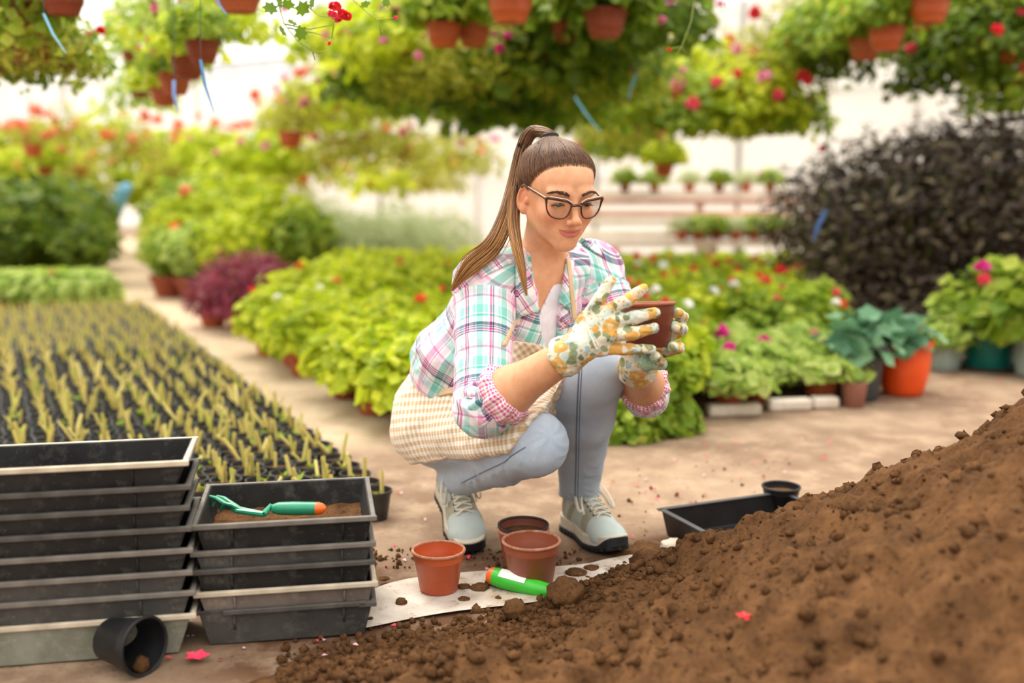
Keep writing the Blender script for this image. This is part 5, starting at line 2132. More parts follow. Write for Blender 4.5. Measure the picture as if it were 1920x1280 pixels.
cells = [c for c in cells if not hiddenbycrate(c[2], c[3])]
FV, FF, nF = [], [], 0
for idx, (d, p, px, py, j, i_) in enumerate(cells):
    if idx < 300:
        r = empty('seedling_pot', (p[0], p[1], 0), rng.random() * 6.28)
        link('pot', m_pot, r)
        link('soil', m_soil, r)
        for k in range(rng.integers(1, 4)):
            a = rng.random() * 6.28
            q = 0.018 * rng.random()
            link('stem', sticks[rng.integers(len(sticks))], r, (q * math.cos(a), q * math.sin(a), POT_H - 0.014), (0, 0, rng.random() * 6.28), 0.8 + 0.5 * rng.random())
        if rng.random() < 0.35 or py > 880:
            link('leaf_tuft', tufts[rng.integers(4)], r, (0.01 * rng.normal(), 0.01 * rng.normal(), POT_H - 0.012), (0, 0, rng.random() * 6.28), 0.7 + 0.8 * rng.random())
        lab = 'black pot of yellow cuttings, %s from the path in the %s row' % (ordinal(j), ordinal(i_))
        if idx == 0: lab = 'black seedling pot nearest the woman at the corner of the bed'
        tag(r, lab, 'seedling pot', 'seedling pots in the bed')
    else:
        FV.append((p, rng.random()))
# the far rows run together: one object
PV, PF, n = [], [], 0
me = m_pot
pv = np.array([v.co for v in me.vertices])
pf = [tuple(f.vertices) for f in me.polygons]
pf4 = np.array([f for f in pf if len(f) == 4])
SV, SF, SR = [], [], []
ns = 0
for p, rr in FV:
    PV.append(pv + p)
    PF.append(pf4 + n)
    n += len(pv)
    for k in range(3):
        h = 0.035 + 0.03 * rng.random()
        q = p + np.array([0.02 * rng.normal(), 0.02 * rng.normal(), POT_H - 0.015])
        V, F, _ = strands(np.array([[q, q + np.array([0.008 * rng.normal(), 0, h])]]), np.array([[0.0045, 0.004]]), 5)
        SV.append(V)
        SF.append(F + ns)
        ns += len(V)
        SR.append(np.full(len(V), rng.random()))
if FV:
    o = link('far_seedling_pots', npmesh('far_seedling_pots', np.concatenate(PV), np.concatenate(PF), BPOT))
    tag(o, 'far rows of small black pots at the end of the seedling bed', 'seedling pots', kind='stuff')
    s_ = link('stems', npmesh('stems', np.concatenate(SV), np.concatenate(SF), STEM, attrs=dict(rnd=np.concatenate(SR))), o)
    tag(s_, kind='stuff')
print('cells', len(cells))
# ================================================================== PLANTS


def leaf_round(k=8, cup=0.22, lob=0.12):
    a = np.arange(k) * 2 * PI / k
    r = 1 + lob * np.cos(a * k / 2 + 0.3)
    V = np.vstack([[0, 0, -cup], np.stack([r * np.cos(a), r * np.sin(a), 0.08 * np.sin(3 * a)], 1)])
    F = np.array([(0, i + 1, (i + 1) % k + 1) for i in range(k)])
    return V, F


def leaf_lance(wd=0.32, fold=0.12, bend=0.25):
    V = np.array([[-1, 0, 0], [-0.2, wd, fold], [0.45, wd * 0.7, fold * 0.6 - bend * 0.3], [1.1, 0, -bend], [0.45, -wd * 0.7, fold * 0.6 - bend * 0.3], [-0.2, -wd, fold], [0.1, 0, 0.0]], float)
    F = np.array([(0, 6, 1), (1, 6, 2), (2, 6, 3), (3, 6, 4), (4, 6, 5), (5, 6, 0)])
    return V, F


def leaves(P, Nn, S, tmpl, r_, jit=0.6):
    """copies of a leaf at points P facing Nn with sizes S"""
    TV, TF = tmpl
    n = len(P)
    Nn = Nn + jit * r_.normal(size=(n, 3))
    Nn /= np.linalg.norm(Nn, axis=1)[:, None]
    A = r_.normal(size=(n, 3))
    U = np.cross(Nn, A)
    U /= np.linalg.norm(U, axis=1)[:, None] + 1e-9
    W = np.cross(Nn, U)
    V = P[:, None, :] + S[:, None, None] * (TV[None, :, 0, None] * U[:, None, :] + TV[None, :, 1, None] * W[:, None, :] + TV[None, :, 2, None] * Nn[:, None, :])
    F = (TF[None] + (np.arange(n) * len(TV))[:, None, None]).reshape(-1, 3)
    return V.reshape(-1, 3), F, np.repeat(r_.random(n), len(TV))


def foliage(name, mat, tmpl, n, size, seed, shape='dome', jit=0.6, up=0.5, asp=1.0):
    """unit leaf mass (radius 1): dome sits on z=0, trail hangs below a pot"""
    r_ = np.random.default_rng(seed)
    D = r_.normal(size=(n * 3, 3))
    D /= np.linalg.norm(D, axis=1)[:, None]
    rad = r_.random(n * 3) ** 0.33
    lump = 1 + 0.28 * fbm(D * 1.7 + seed, 3)
    if shape == 'dome':
        D = D[np.argsort(D[:, 2] < -0.15, kind='stable')][:n]
        P = D * (rad[:n] * lump[:n])[:, None]
        P[:, 2] = P[:, 2] * 0.85 + 0.15
        P[:, 2] = np.maximum(P[:, 2], 0.02)
    elif shape == 'upright':
        P = (D * (rad * lump)[:, None])[:n]
        P[:, 2] = (P[:, 2] + 1) * 0.5
        P[:, :2] *= (0.55 + 0.6 * np.sin(np.clip(P[:, 2], 0, 1) * PI * 0.85))[:, None]
        D = D[:n]
    else:                                                     # trail: full head with skirts hanging down
        P = (D * (rad * lump)[:, None])[:n]
        rr = np.linalg.norm(P[:, :2], axis=1)
        P[:, 2] = P[:, 2] * 0.55 + 0.18 - 0.75 * np.clip(rr - 0.45, 0, 1) * r_.random(n) ** 0.6 * 1.3
        D = D[:n]
    P = P * np.array([1, 1, asp])
    N_ = D + np.array([0, 0, up])
    S_ = size * (0.6 + 0.8 * r_.random(n))
    V, F, R = leaves(P, N_, S_, tmpl, r_, jit)
    return npmesh(name, V, F, mat, False, dict(rnd=R))


def flowerhead(mat, seed, petals=16):
    """unit ball of small petals"""
    r_ = np.random.default_rng(seed)
    D = r_.normal(size=(petals, 3))
    D[:, 2] = np.abs(D[:, 2]) * 0.8
    D /= np.linalg.norm(D, axis=1)[:, None]
    V, F, R = leaves(D * 0.62, D, np.full(petals, 0.52), leaf_round(6, 0.25, 0.05), r_, 0.35)
    return npmesh('flower', V, F, mat, False, dict(rnd=R))


RND, LAN = leaf_round(), leaf_lance()
NARROW = leaf_lance(0.16, 0.05, 0.3)
LM = dict(
    lime=leafmat('lime_leaf', [(0.0, (158, 182, 30)), (0.4, (198, 210, 44)), (0.8, (222, 226, 70)), (1.0, (132, 160, 28))]),
    green=leafmat('green_leaf', [(0.0, (114, 148, 40)), (0.5, (156, 180, 54)), (0.85, (194, 206, 84)), (1.0, (90, 124, 36))]),
    pale=leafmat('pale_ivy_leaf', [(0.0, (150, 180, 76)), (0.5, (184, 204, 100)), (0.9, (212, 222, 138)), (1.0, (112, 148, 54))]),
    deep=leafmat('deep_leaf', [(0.0, (76, 104, 26)), (0.5, (108, 134, 36)), (0.9, (148, 166, 52)), (1.0, (58, 84, 24))]),
    olive=leafmat('olive_leaf', [(0.0, (134, 142, 38)), (0.5, (178, 180, 60)), (0.9, (210, 206, 90)), (1.0, (104, 114, 34))]),
    grey=leafmat('silver_leaf', [(0.0, (168, 186, 130)), (0.5, (200, 210, 160)), (1.0, (220, 224, 184))]),
    blue=leafmat('blue_green_leaf', [(0.0, (72, 118, 88)), (0.5, (100, 146, 108)), (1.0, (140, 176, 132))], 0.25),
    wine=leafmat('wine_leaf', [(0.0, (108, 30, 54)), (0.5, (146, 50, 76)), (0.9, (170, 82, 98)), (1.0, (124, 96, 60))], 0.4),
    dusk=leafmat('bronze_leaf', [(0.0, (40, 28, 26)), (0.35, (62, 48, 40)), (0.65, (88, 74, 54)), (0.9, (130, 118, 88)), (1.0, (62, 28, 32))], 0.2, 0.3))
FM = dict(red=leafmat('red_bloom', [(0, (226, 34, 50)), (1, (240, 66, 76))], 0.3), pink=leafmat('pink_bloom', [(0, (226, 110, 160)), (1, (240, 160, 196))], 0.3),
          magenta=leafmat('magenta_bloom', [(0, (214, 34, 140)), (1, (234, 70, 166))], 0.3), orange=leafmat('orange_bloom', [(0, (238, 92, 46)), (1, (244, 124, 70))], 0.3),
          white=leafmat('white_bloom', [(0, (246, 242, 236)), (1, (250, 250, 246))], 0.3), rose=leafmat('rose_bloom', [(0, (240, 60, 100)), (1, (246, 110, 130))], 0.3),
          coral=leafmat('coral_bloom', [(0, (238, 138, 104)), (1, (246, 172, 140))], 0.4))
FH = {k: [flowerhead(m, i) for i in range(2)] for k, m in FM.items()}
FOL = {}


def fol(kind, shape, var, asp=1.0, airy=False):
    """shared leaf mass; asp = height over radius, so that leaves are never stretched"""
    asp = round(asp * 4) / 4 or 0.25
    key = (kind, shape, var, asp, airy)
    if key not in FOL:
        tm, n, sz = {'lime': (RND, 420, 0.13), 'green': (RND, 420, 0.13), 'pale': (RND, 380, 0.15), 'deep': (RND, 420, 0.13), 'olive': (LAN, 760, 0.085), 'grey': (NARROW, 900, 0.14),
                     'blue': (leaf_round(9, 0.3, 0.16), 46, 0.30), 'wine': (LAN, 620, 0.13), 'dusk': (LAN, 1300, 0.085)}[kind]
        if shape == 'trail' and kind != 'olive': n, sz = 480, 0.085
        if shape == 'upright' and kind != 'dusk': n, sz = int(n * 1.7), sz * 0.8
        if airy: n = int(n * 0.45)
        FOL[key] = foliage(kind + '_foliage', LM[kind], tm, n, sz, 11 * var + len(FOL), shape, 0.55, 0.5, asp)
    return FOL[key]


TER = [TERR, plain('terracotta_pot', (186, 96, 58), (160, 76, 46), 12, 0.6), plain('rust_pot', (150, 70, 44), (124, 54, 34), 12, 0.6)]
m_tpot = [MB().lathe([(0.62, 0.0), (0.68, 0.02), (0.90, 0.74), (1.0, 0.76), (1.02, 1.0), (0.95, 1.0), (0.9, 0.8), (0.02, 0.8)], 18).mesh('pot', m, True, 40) for m in TER]
m_bowl = [MB().lathe([(0.02, 0.0), (0.55, 0.0), (0.66, 0.03), (0.82, 0.34), (0.86, 0.36), (0.94, 0.72), (1.0, 0.76), (1.02, 1.0), (0.93, 1.0), (0.9, 0.8), (0.02, 0.8)], 24).mesh('pot', m, True, 40) for m in TER]
STALK = plain('plant_stalk', (112, 118, 52), (90, 92, 44), 20, 0.7)
m_stalk = MB()
for k in range(6):
    a = k * 1.05
    m_stalk.tube([(0, 0, 0), (0.18 * math.cos(a), 0.18 * math.sin(a), 0.3), (0.42 * math.cos(a), 0.42 * math.sin(a), 0.7)], [0.035, 0.03, 0.015], 5)
m_stalk = m_stalk.mesh('stalk', STALK)


def plant(name, label, cat, loc, kind, rad, hgt, shape='dome', pot=None, flowers=(), nfl=0, fsize=0.028, group=None, var=None, stalk=True):
    """pot=(radius,height,material index) or None; foliage radius rad, height hgt above the pot"""
    r = empty(name, loc, rng.random() * 6.28)
    z0 = 0.0
    if pot:
        link('pot', m_tpot[pot[2]], r, (0, 0, 0), None, (pot[0], pot[0], pot[1]))
        z0 = pot[1] * 0.82
    v = int(rng.integers(0, 3)) if var is None else var
    f = link('foliage', fol(kind, shape, v, hgt / rad), r, (0, 0, z0), (0, 0, rng.random() * 6.28), rad)
    if stalk:
        link('stalk', m_stalk, r, (0, 0, z0 * 0.9), None, (rad, rad, hgt))
    for k in range(nfl):
        a = rng.random() * 6.28
        q = math.sqrt(rng.random()) * 0.9
        c = rng.choice(list(flowers))
        zz = z0 + hgt * (0.15 + 0.9 * math.sqrt(max(0, 1 - q * q))) + 0.01
        if shape == 'upright': zz = z0 + hgt * (0.5 + 0.55 * rng.random()); q *= 0.8
        link('flower', FH[c][k % 2], r, (q * rad * math.cos(a), q * rad * math.sin(a), zz), (0.3 * rng.normal(), 0.3 * rng.normal(), rng.random() * 6), fsize * (0.7 + 0.6 * rng.random()))
    tag(r, label, cat, group)
    return r


def inpoly(x, y, poly):
    c = False
    n = len(poly)
    for i in range(n):
        (x1, y1), (x2, y2) = poly[i][:2], poly[(i + 1) % n][:2]
        if (y1 > y) != (y2 > y) and x < (x2 - x1) * (y - y1) / (y2 - y1 + 1e-9) + x1: c = not c
    return c


# ---- flower bed between the path and the staging: rows of potted geraniums
bed = [gnd(492, 664), gnd(590, 715), gnd(690, 775), gnd(770, 838), gnd(1000, 842), gnd(1150, 822), gnd(1330, 786), gnd(1560, 764), gnd(1545, 640), gnd(1560, 560), gnd(1100, 545), gnd(640, 545)]
cnt = 0
rows_ = {}
for y in np.arange(3.35, 7.7, 0.27):
    for x in np.arange(-1.6, 2.6, 0.27):
        xx, yy = x + rng.normal() * 0.03 + (0.13 if int(y / 0.27) % 2 else 0), y + rng.normal() * 0.03
        if not inpoly(xx, yy, bed): continue
        px = 960 + xx / yy * 2000
        dfront = min(np.hypot(xx - q[0], yy - q[1]) for q in bed[:8])
        grp, lab = None, None
        if px > 1290 and yy < 4.75:
            kind, fl, nf = 'pale', ('magenta', 'coral', 'rose'), int(rng.integers(0, 2))
            grp, lab = 'ivy geraniums at the right front of the bed', 'low pale ivy geranium behind the edging stones'
            rad, hg = 0.17, 0.13
        elif px < 930 and yy < 5.6:
            kind, fl, nf = 'lime', ('orange', 'red', 'white'), int(rng.random() < 0.45)
            grp, lab = 'lime green geraniums beside the path', 'lime green geranium beside the path'
            rad, hg = 0.18, 0.24
        elif px < 930:
            kind, fl, nf = 'lime', ('orange', 'coral'), int(rng.random() < 0.35)
            grp, lab = 'lime green geraniums at the back of the bed', 'lime green geranium at the bed back left'
            rad, hg = 0.19, 0.27
        else:
            kind, fl, nf = ('lime', 'green')[int(rng.random() < 0.4)], ('red', 'orange', 'red', 'rose', 'orange', 'white'), int(rng.integers(1, 4))
            grp, lab = 'red flowering geraniums behind the gloved hands', 'leafy geranium behind the gloved hands'
            rad, hg = 0.18, 0.26
        rk = (grp, round(y, 2))
        rows_.setdefault(grp, {}).setdefault(round(y, 2), 0)
        rows_[grp][round(y, 2)] += 1
        lab = lab.replace(' potted', '') + ', %s from left in the %s row' % (ordinal(rows_[grp][round(y, 2)] - 1), ordinal(len(rows_[grp]) - 1))
        plant('potted_geranium', lab, 'plant', (xx, yy, 0), kind, rad, hg, 'dome', (0.075, 0.12, int(rng.integers(0, 3))), fl, nf, 0.026, grp)
        cnt += 1
print('bed plants', cnt)
# single blooms that stand out
plant('potted_geranium', 'potted plant with one large white bloom at the back of the flower bed', 'plant', on(1505, 560), 'green', 0.17, 0.26, 'dome', (0.075, 0.12, 0), ('white',), 2, 0.055)
plant('ivy_geranium', 'pale ivy geranium with a bright magenta bloom under the gloved hand', 'plant', on(1385, 745), 'pale', 0.17, 0.17, 'dome', (0.075, 0.1, 1), ('magenta',), 2, 0.04)
# leafy fringe in the dirt right behind the knees
for i, (px, py) in enumerate(((1165, 820), (1205, 812), (1250, 806), (1175, 795))):
    plant('ground_ivy', 'bushy green plant spilling on the dirt behind the straight leg, %s of four' % ordinal(i), 'plant', on(px, py), 'green', 0.13, 0.14, 'dome', None, (), 0, group='green plants spilling at the bed front', stalk=False)
STN = plain('edging_stone', (226, 216, 204), (196, 182, 166), 14, 0.85, 0.2, 0.3, 40, 0.003)
for i, (px, py, l) in enumerate(((1375, 778, 0.20), (1478, 768, 0.17), (1545, 764, 0.10))):
    g = gnd(px, py)
    mb = MB().box((0, 0, 0.022), (l, 0.06, 0.044))
    o = bevel(mb.obj('edging_stone', STN, None, smooth=False, loc=(g[0], g[1], 0.0), rot=(0, 0, 0.12)), 0.012, 3)
    tag(o, ['long pale edging stone in front of the ivy geraniums', 'second pale edging stone along the ivy geraniums', 'short pale edging stone beside the small brown pot'][i], 'stone', 'edging stones of the flower bed')

# ---- plants along the path and beyond
for i, (px, py, r, h) in enumerate(((400, 612, 0.18, 0.36), (455, 622, 0.24, 0.44), (512, 625, 0.19, 0.40), (430, 590, 0.2, 0.44), (490, 595, 0.24, 0.46))):
    plant('wine_shrub', ['wine red shrub at the left end of the group by the path', 'wine red shrub in the front middle of the group by the path', 'wine red shrub at the right end of the group by the path', 'wine red shrub at the back left of the group by the path', 'wine red shrub at the back right of the group by the path'][i], 'shrub', on(px, py), 'wine', r, h * 0.8, 'dome', (0.09, 0.1, 1), (), 0, 0.02, 'wine red shrubs beside the path')
sh = [(318, 556, 0.20, 0.40, 'green'), (365, 560, 0.22, 0.46, 'pale'), (425, 560, 0.26, 0.5, 'lime'), (335, 535, 0.27, 0.62, 'lime'), (395, 530, 0.34, 0.72, 'lime'), (460, 530, 0.34, 0.76, 'lime'), (520, 540, 0.32, 0.7, 'lime'), (575, 545, 0.28, 0.58, 'green'), (360, 505, 0.4, 0.85, 'green'), (440, 505, 0.46, 0.95, 'lime'), (520, 505, 0.44, 0.9, 'olive'), (600, 510, 0.40, 0.62, 'grey')]
for i, (px, py, r, h, k) in enumerate(sh):
    plant('leafy_shrub', {'pale': 'pale green leafy shrub in front near the end of the path', 'lime': 'bright lime leafy shrub behind the wine red shrubs', 'green': 'mid green leafy shrub near the end of the path', 'olive': 'olive leafy shrub behind the wine red shrubs', 'grey': 'silvery shrub behind the wine red shrubs'}[k] + ', %s of the group' % ordinal(i), 'shrub', on(px, py), k, r, h, 'upright', (0.14, 0.16, 2), ('coral', 'orange'), int(rng.integers(0, 2)), 0.05, 'shrubs right of the path')
for i, (px, py, r, h) in enumerate(((610, 540, 0.3, 0.42), (670, 540, 0.32, 0.46), (730, 538, 0.3, 0.48), (790, 536, 0.32, 0.46), (640, 520, 0.4, 0.52), (740, 516, 0.4, 0.56), (830, 520, 0.36, 0.5))):
    plant('lavender', 'silvery grey lavender behind the flower bed, %s of the clump' % ordinal(i), 'plant', on(px, py), 'grey', r, h, 'upright', (0.09, 0.1, 0), (), 0, 0.02, 'silvery lavenders behind the bed')
for i in range(11):                                          # low row at the end of the seedling bed
    px = -30 + 21.5 * i
    plant('bedding_plant', 'low green bedding plant beyond the seedling bed, %s from the left' % ordinal(i), 'plant', on(px, 580 - 4 * (i % 2)), ('pale', 'green')[i % 2], 0.17, 0.20, 'dome', (0.06, 0.07, 2), ('orange',), int(i in (3, 7)), 0.03, 'low row beyond the seedlings')
for i, (px, py, r, h) in enumerate(((10, 535, 0.45, 0.62), (75, 530, 0.5, 0.7), (120, 530, 0.42, 0.62), (165, 538, 0.26, 0.45), (40, 510, 0.6, 0.85), (100, 508, 0.55, 0.85), (150, 505, 0.36, 0.7), (-30, 520, 0.5, 0.7))):
    plant('dark_bush', 'dark green bush left of the far path, ' + ['far left front', 'left front', 'right front', 'rightmost front', 'left back', 'middle back', 'right back', 'outer left'][i], 'bush', on(px, py), 'deep', r, h, 'upright', (0.14, 0.14, 2), ('orange', 'coral'), 2 if i > 3 else 0, 0.06, 'dark green bushes left of the far path')
for i, (px, py, r, h) in enumerate(((10, 484, 0.7, 1.3), (75, 482, 0.7, 1.4), (130, 480, 0.6, 1.25), (345, 474, 0.7, 1.4), (420, 480, 0.7, 1.25))):
    plant('tall_flowering_bush', 'tall bush with coral blooms at the far end, %s from the left' % ordinal(i), 'bush', on(px, py), ('olive', 'lime')[i % 2], r, h, 'upright', (0.2, 0.2, 2), ('coral',), 18, 0.075, 'tall coral flowering bushes at the far end')

# ---- burgundy hedge at right
hd = [(1530, 6.6, 0.34, 0.80), (1585, 6.0, 0.38, 0.84), (1655, 6.4, 0.42, 0.92), (1720, 5.9, 0.42, 0.94), (1790, 6.3, 0.43, 0.98), (1850, 5.8, 0.43, 0.98), (1915, 6.0, 0.44, 1.02), (1975, 5.6, 0.43, 1.02), (1625, 6.9, 0.42, 0.84), (1745, 7.0, 0.46, 0.94), (1880, 6.9, 0.46, 1.02)]
for hi_, (px, Y, r, h) in enumerate(hd):
    x = (px - 960) / 2000 * Y * 1.0
    plant('bronze_shrub', 'dark bronze leaved shrub, %s from the left in the %s row of the hedge' % (ordinal(hi_ if hi_ < 8 else hi_ - 8), 'front' if hi_ < 8 else 'back'), 'shrub', (x, Y, 0), 'dusk', r, h * 1.17, 'upright', (0.16, 0.16, 2), ('rose',), 1 if px < 1560 else 0, 0.035, 'bronze hedge shrubs')
    plant('hedge_underplant', 'low dark bronze plant at the hedge foot, %s from the left in the %s row' % (ordinal(hi_ if hi_ < 8 else hi_ - 8), 'front' if hi_ < 8 else 'back'), 'shrub', (x - 0.1, Y - 0.15, 0), 'dusk', r * 0.8, h * 0.55, 'dome', None, (), 0, 0.03, 'bronze hedge feet', stalk=False)

# ---- big tubs at right


def tub(name, label, loc, rt, rb, h, mat, bulge=0.0, rim=0.012):
    r = empty(name, loc)
    prof = [(0.01, 0.004), (rb * 0.9, 0.0), (rb, 0.006)]
    for k in range(1, 8):
        q = k / 8
        prof.append((rb + (rt - rb) * q + bulge * math.sin(q * PI), h * q))
    prof += [(rt + 0.002, h - 0.02), (rt + rim, h - 0.018), (rt + rim, h), (rt - 0.004, h), (rt - 0.012, h - 0.03)]
    MB().lathe(prof, 40).obj('body', mat, r, angle=50)
    MB().lathe([(0.001, h - 0.026), (rt - 0.009, h - 0.03)], 24).obj('soil', SOILM, r)
    tag(r, label, 'plant tub')
    return r


GREYT = plain('anthracite_tub', (66, 68, 72), (52, 54, 58), 10, 0.5)
ORT = plain('orange_tub', (232, 84, 22), (214, 70, 16), 10, 0.35, 0.5)
TEALT = plain('teal_tub', (16, 116, 104), (10, 94, 86), 10, 0.4)
PALET = plain('pale_grey_tub', (150, 164, 156), (124, 138, 130), 10, 0.5)


def tubplant(t_, z, kind, rad, hgt, shape='dome', fl=(), nf=0, fs=0.04):
    link('foliage', fol(kind, shape, 1, hgt / rad), t_, (0, 0, z), (0, 0, rng.random() * 6), rad)
    link('stalk', m_stalk, t_, (0, 0, z - 0.02), None, (rad, rad, hgt))
    for k in range(nf):
        a = -PI / 2 + (rng.random() - 0.5) * 3.0
        q = 0.5 + 0.5 * rng.random()
        link('flower', FH[fl[k % len(fl)]][k % 2], t_, (q * rad * math.cos(a), q * rad * math.sin(a), z + hgt * (0.35 + 0.6 * rng.random())), None, fs)


a = tub('plant_tub', 'large anthracite tub of broad blue green leaves beside the orange tub', on(1600, 746), 0.118, 0.092, 0.225, GREYT)
tubplant(a, 0.19, 'blue', 0.17, 0.17)
a = tub('plant_tub', 'glossy orange tub of broad blue green leaves', on(1692, 738), 0.098, 0.078, 0.22, ORT, 0.012)
tubplant(a, 0.185, 'blue', 0.155, 0.16)
a = tub('plant_tub', 'pale grey tub between the orange and teal tubs', on(1768, 692), 0.085, 0.07, 0.13, PALET)
tubplant(a, 0.11, 'pale', 0.14, 0.16)
a = tub('plant_tub', 'teal tub of tall geranium with magenta blooms at the right', on(1852, 690), 0.125, 0.10, 0.17, TEALT)
tubplant(a, 0.15, 'green', 0.25, 0.36, 'dome', ('magenta', 'rose'), 5, 0.038)
MB().lathe([(0.01, 0.0), (0.14, 0.0), (0.155, 0.02), (0.15, 0.022), (0.13, 0.006), (0.01, 0.006)], 32).obj('saucer', plain('dark_saucer', (60, 58, 54)), a)
a = tub('plant_tub', 'pale tub cut by the right edge of the picture', on(1945, 705), 0.11, 0.09, 0.20, PALET)
tubplant(a, 0.17, 'green', 0.24, 0.42, 'dome', ('magenta',), 4, 0.04)
nursery_pot('plant_pot', 0.050, 0.040, 0.10, plain('dull_brown_pot', (150, 100, 84), (130, 84, 70)), 'small dull brown pot in front of the anthracite tub', loc=on(1600, 762))

# ---- plank staging against the film wall
PLK = plain('pink_plank', (214, 172, 152), (186, 140, 120), 6, 0.8, 0.2, 0.3, 30, 0.003)
PLW = plain('whitewashed_plank', (238, 226, 212), (216, 200, 184), 6, 0.8, 0.2, 0.3, 30, 0.003)
stg = empty('plant_staging', (1.45, 8.3, 0))
rows = [(0.0, 0.20, PLK), (0.12, 0.235, PLK), (0.40, 0.36, PLW), (0.52, 0.42, PLW), (0.75, 0.52, PLW), (0.87, 0.58, PLK), (1.10, 0.68, PLK), (1.22, 0.74, PLW)]
for dy, z, mt in rows:
    bevel(MB().box((0.2, dy, z), (2.5, 0.11, 0.05)).obj('plank', mt, stg, smooth=False), 0.006)
for x in (-0.95, 0.2, 1.35):
    for dy, z in ((0.06, 0.2), (0.46, 0.35), (0.81, 0.5), (1.16, 0.68)):
        MB().box((x, dy, (z - 0.02) / 2), (0.06, 0.06, z - 0.02)).obj('leg', PLW, stg, smooth=False)
tag(stg, 'stepped plank staging for pots in front of the white film wall', 'staging')
for i, (px, Y, z, kk) in enumerate([(1275, 8.75, 0.41, 0), (1305, 8.78, 0.43, 1), (1340, 8.74, 0.41, 2), (1375, 8.76, 0.42, 0), (1410, 8.75, 0.42, 1), (1445, 8.76, 0.42, 2), (1478, 8.74, 0.42, 0), (1225, 9.5, 0.74, 1), (1290, 9.5, 0.74, 0), (1345, 9.5, 0.74, 2), (1395, 9.5, 0.74, 0), (1440, 9.5, 0.74, 1), (1170, 9.5, 0.74, 2)]):
    x = (px - 960) / 2000 * Y
    low = z < 0.6
    zt_ = 0.385 if low else 0.765
    yy = 8.70 if low else 9.52
    plant('shelf_plant', 'potted plant on the lower shelf of the plank staging, %s from the left' % ordinal(i) if low else 'potted plant on the top shelf of the plank staging, %s from the left' % ordinal([1, 2, 3, 4, 5, 0][i - 7]), 'plant', (x, yy, zt_), ('grey', 'pale', 'green')[kk], 0.13, 0.13, 'dome', (0.055, 0.085, kk), ('red',), int(not low and kk == 1), 0.03, 'plants on the lower staging shelf' if low else 'plants on the top staging shelf')

# ================================================================== HANGING BASKETS
WIRE = plain('hanger_wire', (70, 70, 66), (50, 50, 48), 20, 0.5)


def basket(label, px, py, wpx, dist, kind, frad, fh, flowers=(), nf=0, fs=0.03, mi=0, group=None, tilt=0.0, name='hanging_basket', shape='trail', fz=0.8, rad=None, airy=False):
    """terracotta bowl at a photo pixel, hung by wires from the purlins"""
    p = at(px, py, dist)
    r_ = (wpx / 2000.0 * dist / 2) if rad is None else rad
    h = r_ * 1.35
    root = empty(name, (p[0], p[1], p[2] - h / 2), rng.random() * 6)
    link('pot', m_bowl[mi], root, None, (tilt, 0, 0), (r_, r_, h))
    top = roofz(p[0]) - 0.09 - (p[2] - h / 2)
    if fh > 0:
        link('foliage', fol(kind, shape, int(rng.integers(0, 3)), fh / frad, airy), root, (0, 0, h * fz), (0, 0, rng.random() * 6), frad)
        for k in range(nf):
            a = rng.random() * 6.28
            q = 0.55 + 0.5 * rng.random()
            zz = h * fz + (fh * (0.5 - 1.15 * (q - 0.4) * rng.random()) if shape == 'trail' else fh * (0.3 + 0.7 * rng.random()))
            link('flower', FH[flowers[k % len(flowers)]][k % 2], root, (q * frad * math.cos(a), q * frad * math.sin(a), zz), (rng.normal() * 0.6, rng.normal() * 0.6, 0), fs * (0.7 + 0.6 * rng.random()))
    for k in range(3):
        a = k * 2.094
        MB().tube([(r_ * 0.98 * math.cos(a), r_ * 0.98 * math.sin(a), h * 0.98), (0, 0, h + 0.38), (0, 0, max(top, h + 0.4))], 0.0015, 4).obj('hanger', WIRE, root)
    tag(root, label, 'hanging basket', group)
    return root


G1 = 'baskets of pink flowers over the woman'
basket('terracotta hanging pot seen clearly above the woman at the top edge', 957, 14, 88, 4.3, 'green', 0.20, 0.18, ('pink',), 5, 0.02, 0, fz=0.95, shape='dome')
cen = [(832, 92, 66, 4.7, 0), (888, 92, 62, 4.8, 1), (1135, 70, 80, 4.5, 2), (1062, 85, 56, 5.0, 2), (760, 110, 60, 5.6, 1), (985, 120, 60, 5.6, 2), (1080, 130, 60, 5.8, 2), (880, 155, 60, 6.2, 2), (720, 175, 54, 6.5, 1), (800, 215, 50, 7.2, 2), (960, 215, 50, 7.0, 2), (1190, 70, 60, 5.0, 2), (660, 100, 50, 6.2, 0)]
lab = ['hanging basket with two pots showing, left of the clear terracotta pot', 'hanging basket close behind the clear terracotta pot', 'dark hanging basket right of the clear terracotta pot']
for i, (x, y, w_, d, mi) in enumerate(cen):
    basket(lab[i] if i < 3 else 'pink flowered hanging basket above the woman, %s among the upper ones' % ordinal(i - 3), x, y - 25, w_, d, ('green', 'olive', 'deep')[i % 3] if i not in (4, 12) else 'lime', 0.24 if i < 4 else 0.40, 0.22 if i < 4 else 0.34, ('pink', 'pink', 'magenta'), 8 if i < 4 else 14, 0.022, mi, None if i < 3 else G1, fz=0.9 if i < 4 else 0.55, shape='dome' if i < 4 else 'trail')
for i, (x, y, d) in enumerate(((900, 150, 5.4), (1030, 140, 5.4), (1130, 150, 5.6), (820, 180, 6.0), (940, 230, 6.2), (1060, 230, 6.4), (1150, 180, 5.8), (1010, 80, 5.6))):
    basket('pink flowered hanging basket above the woman, %s among the lower ones' % ordinal(i), x, y - 40, 40, d, ('olive', 'deep', 'green')[i % 3], 0.40, 0.36, ('pink', 'pink', 'magenta'), 10, 0.022, 2, G1, fz=0.4)
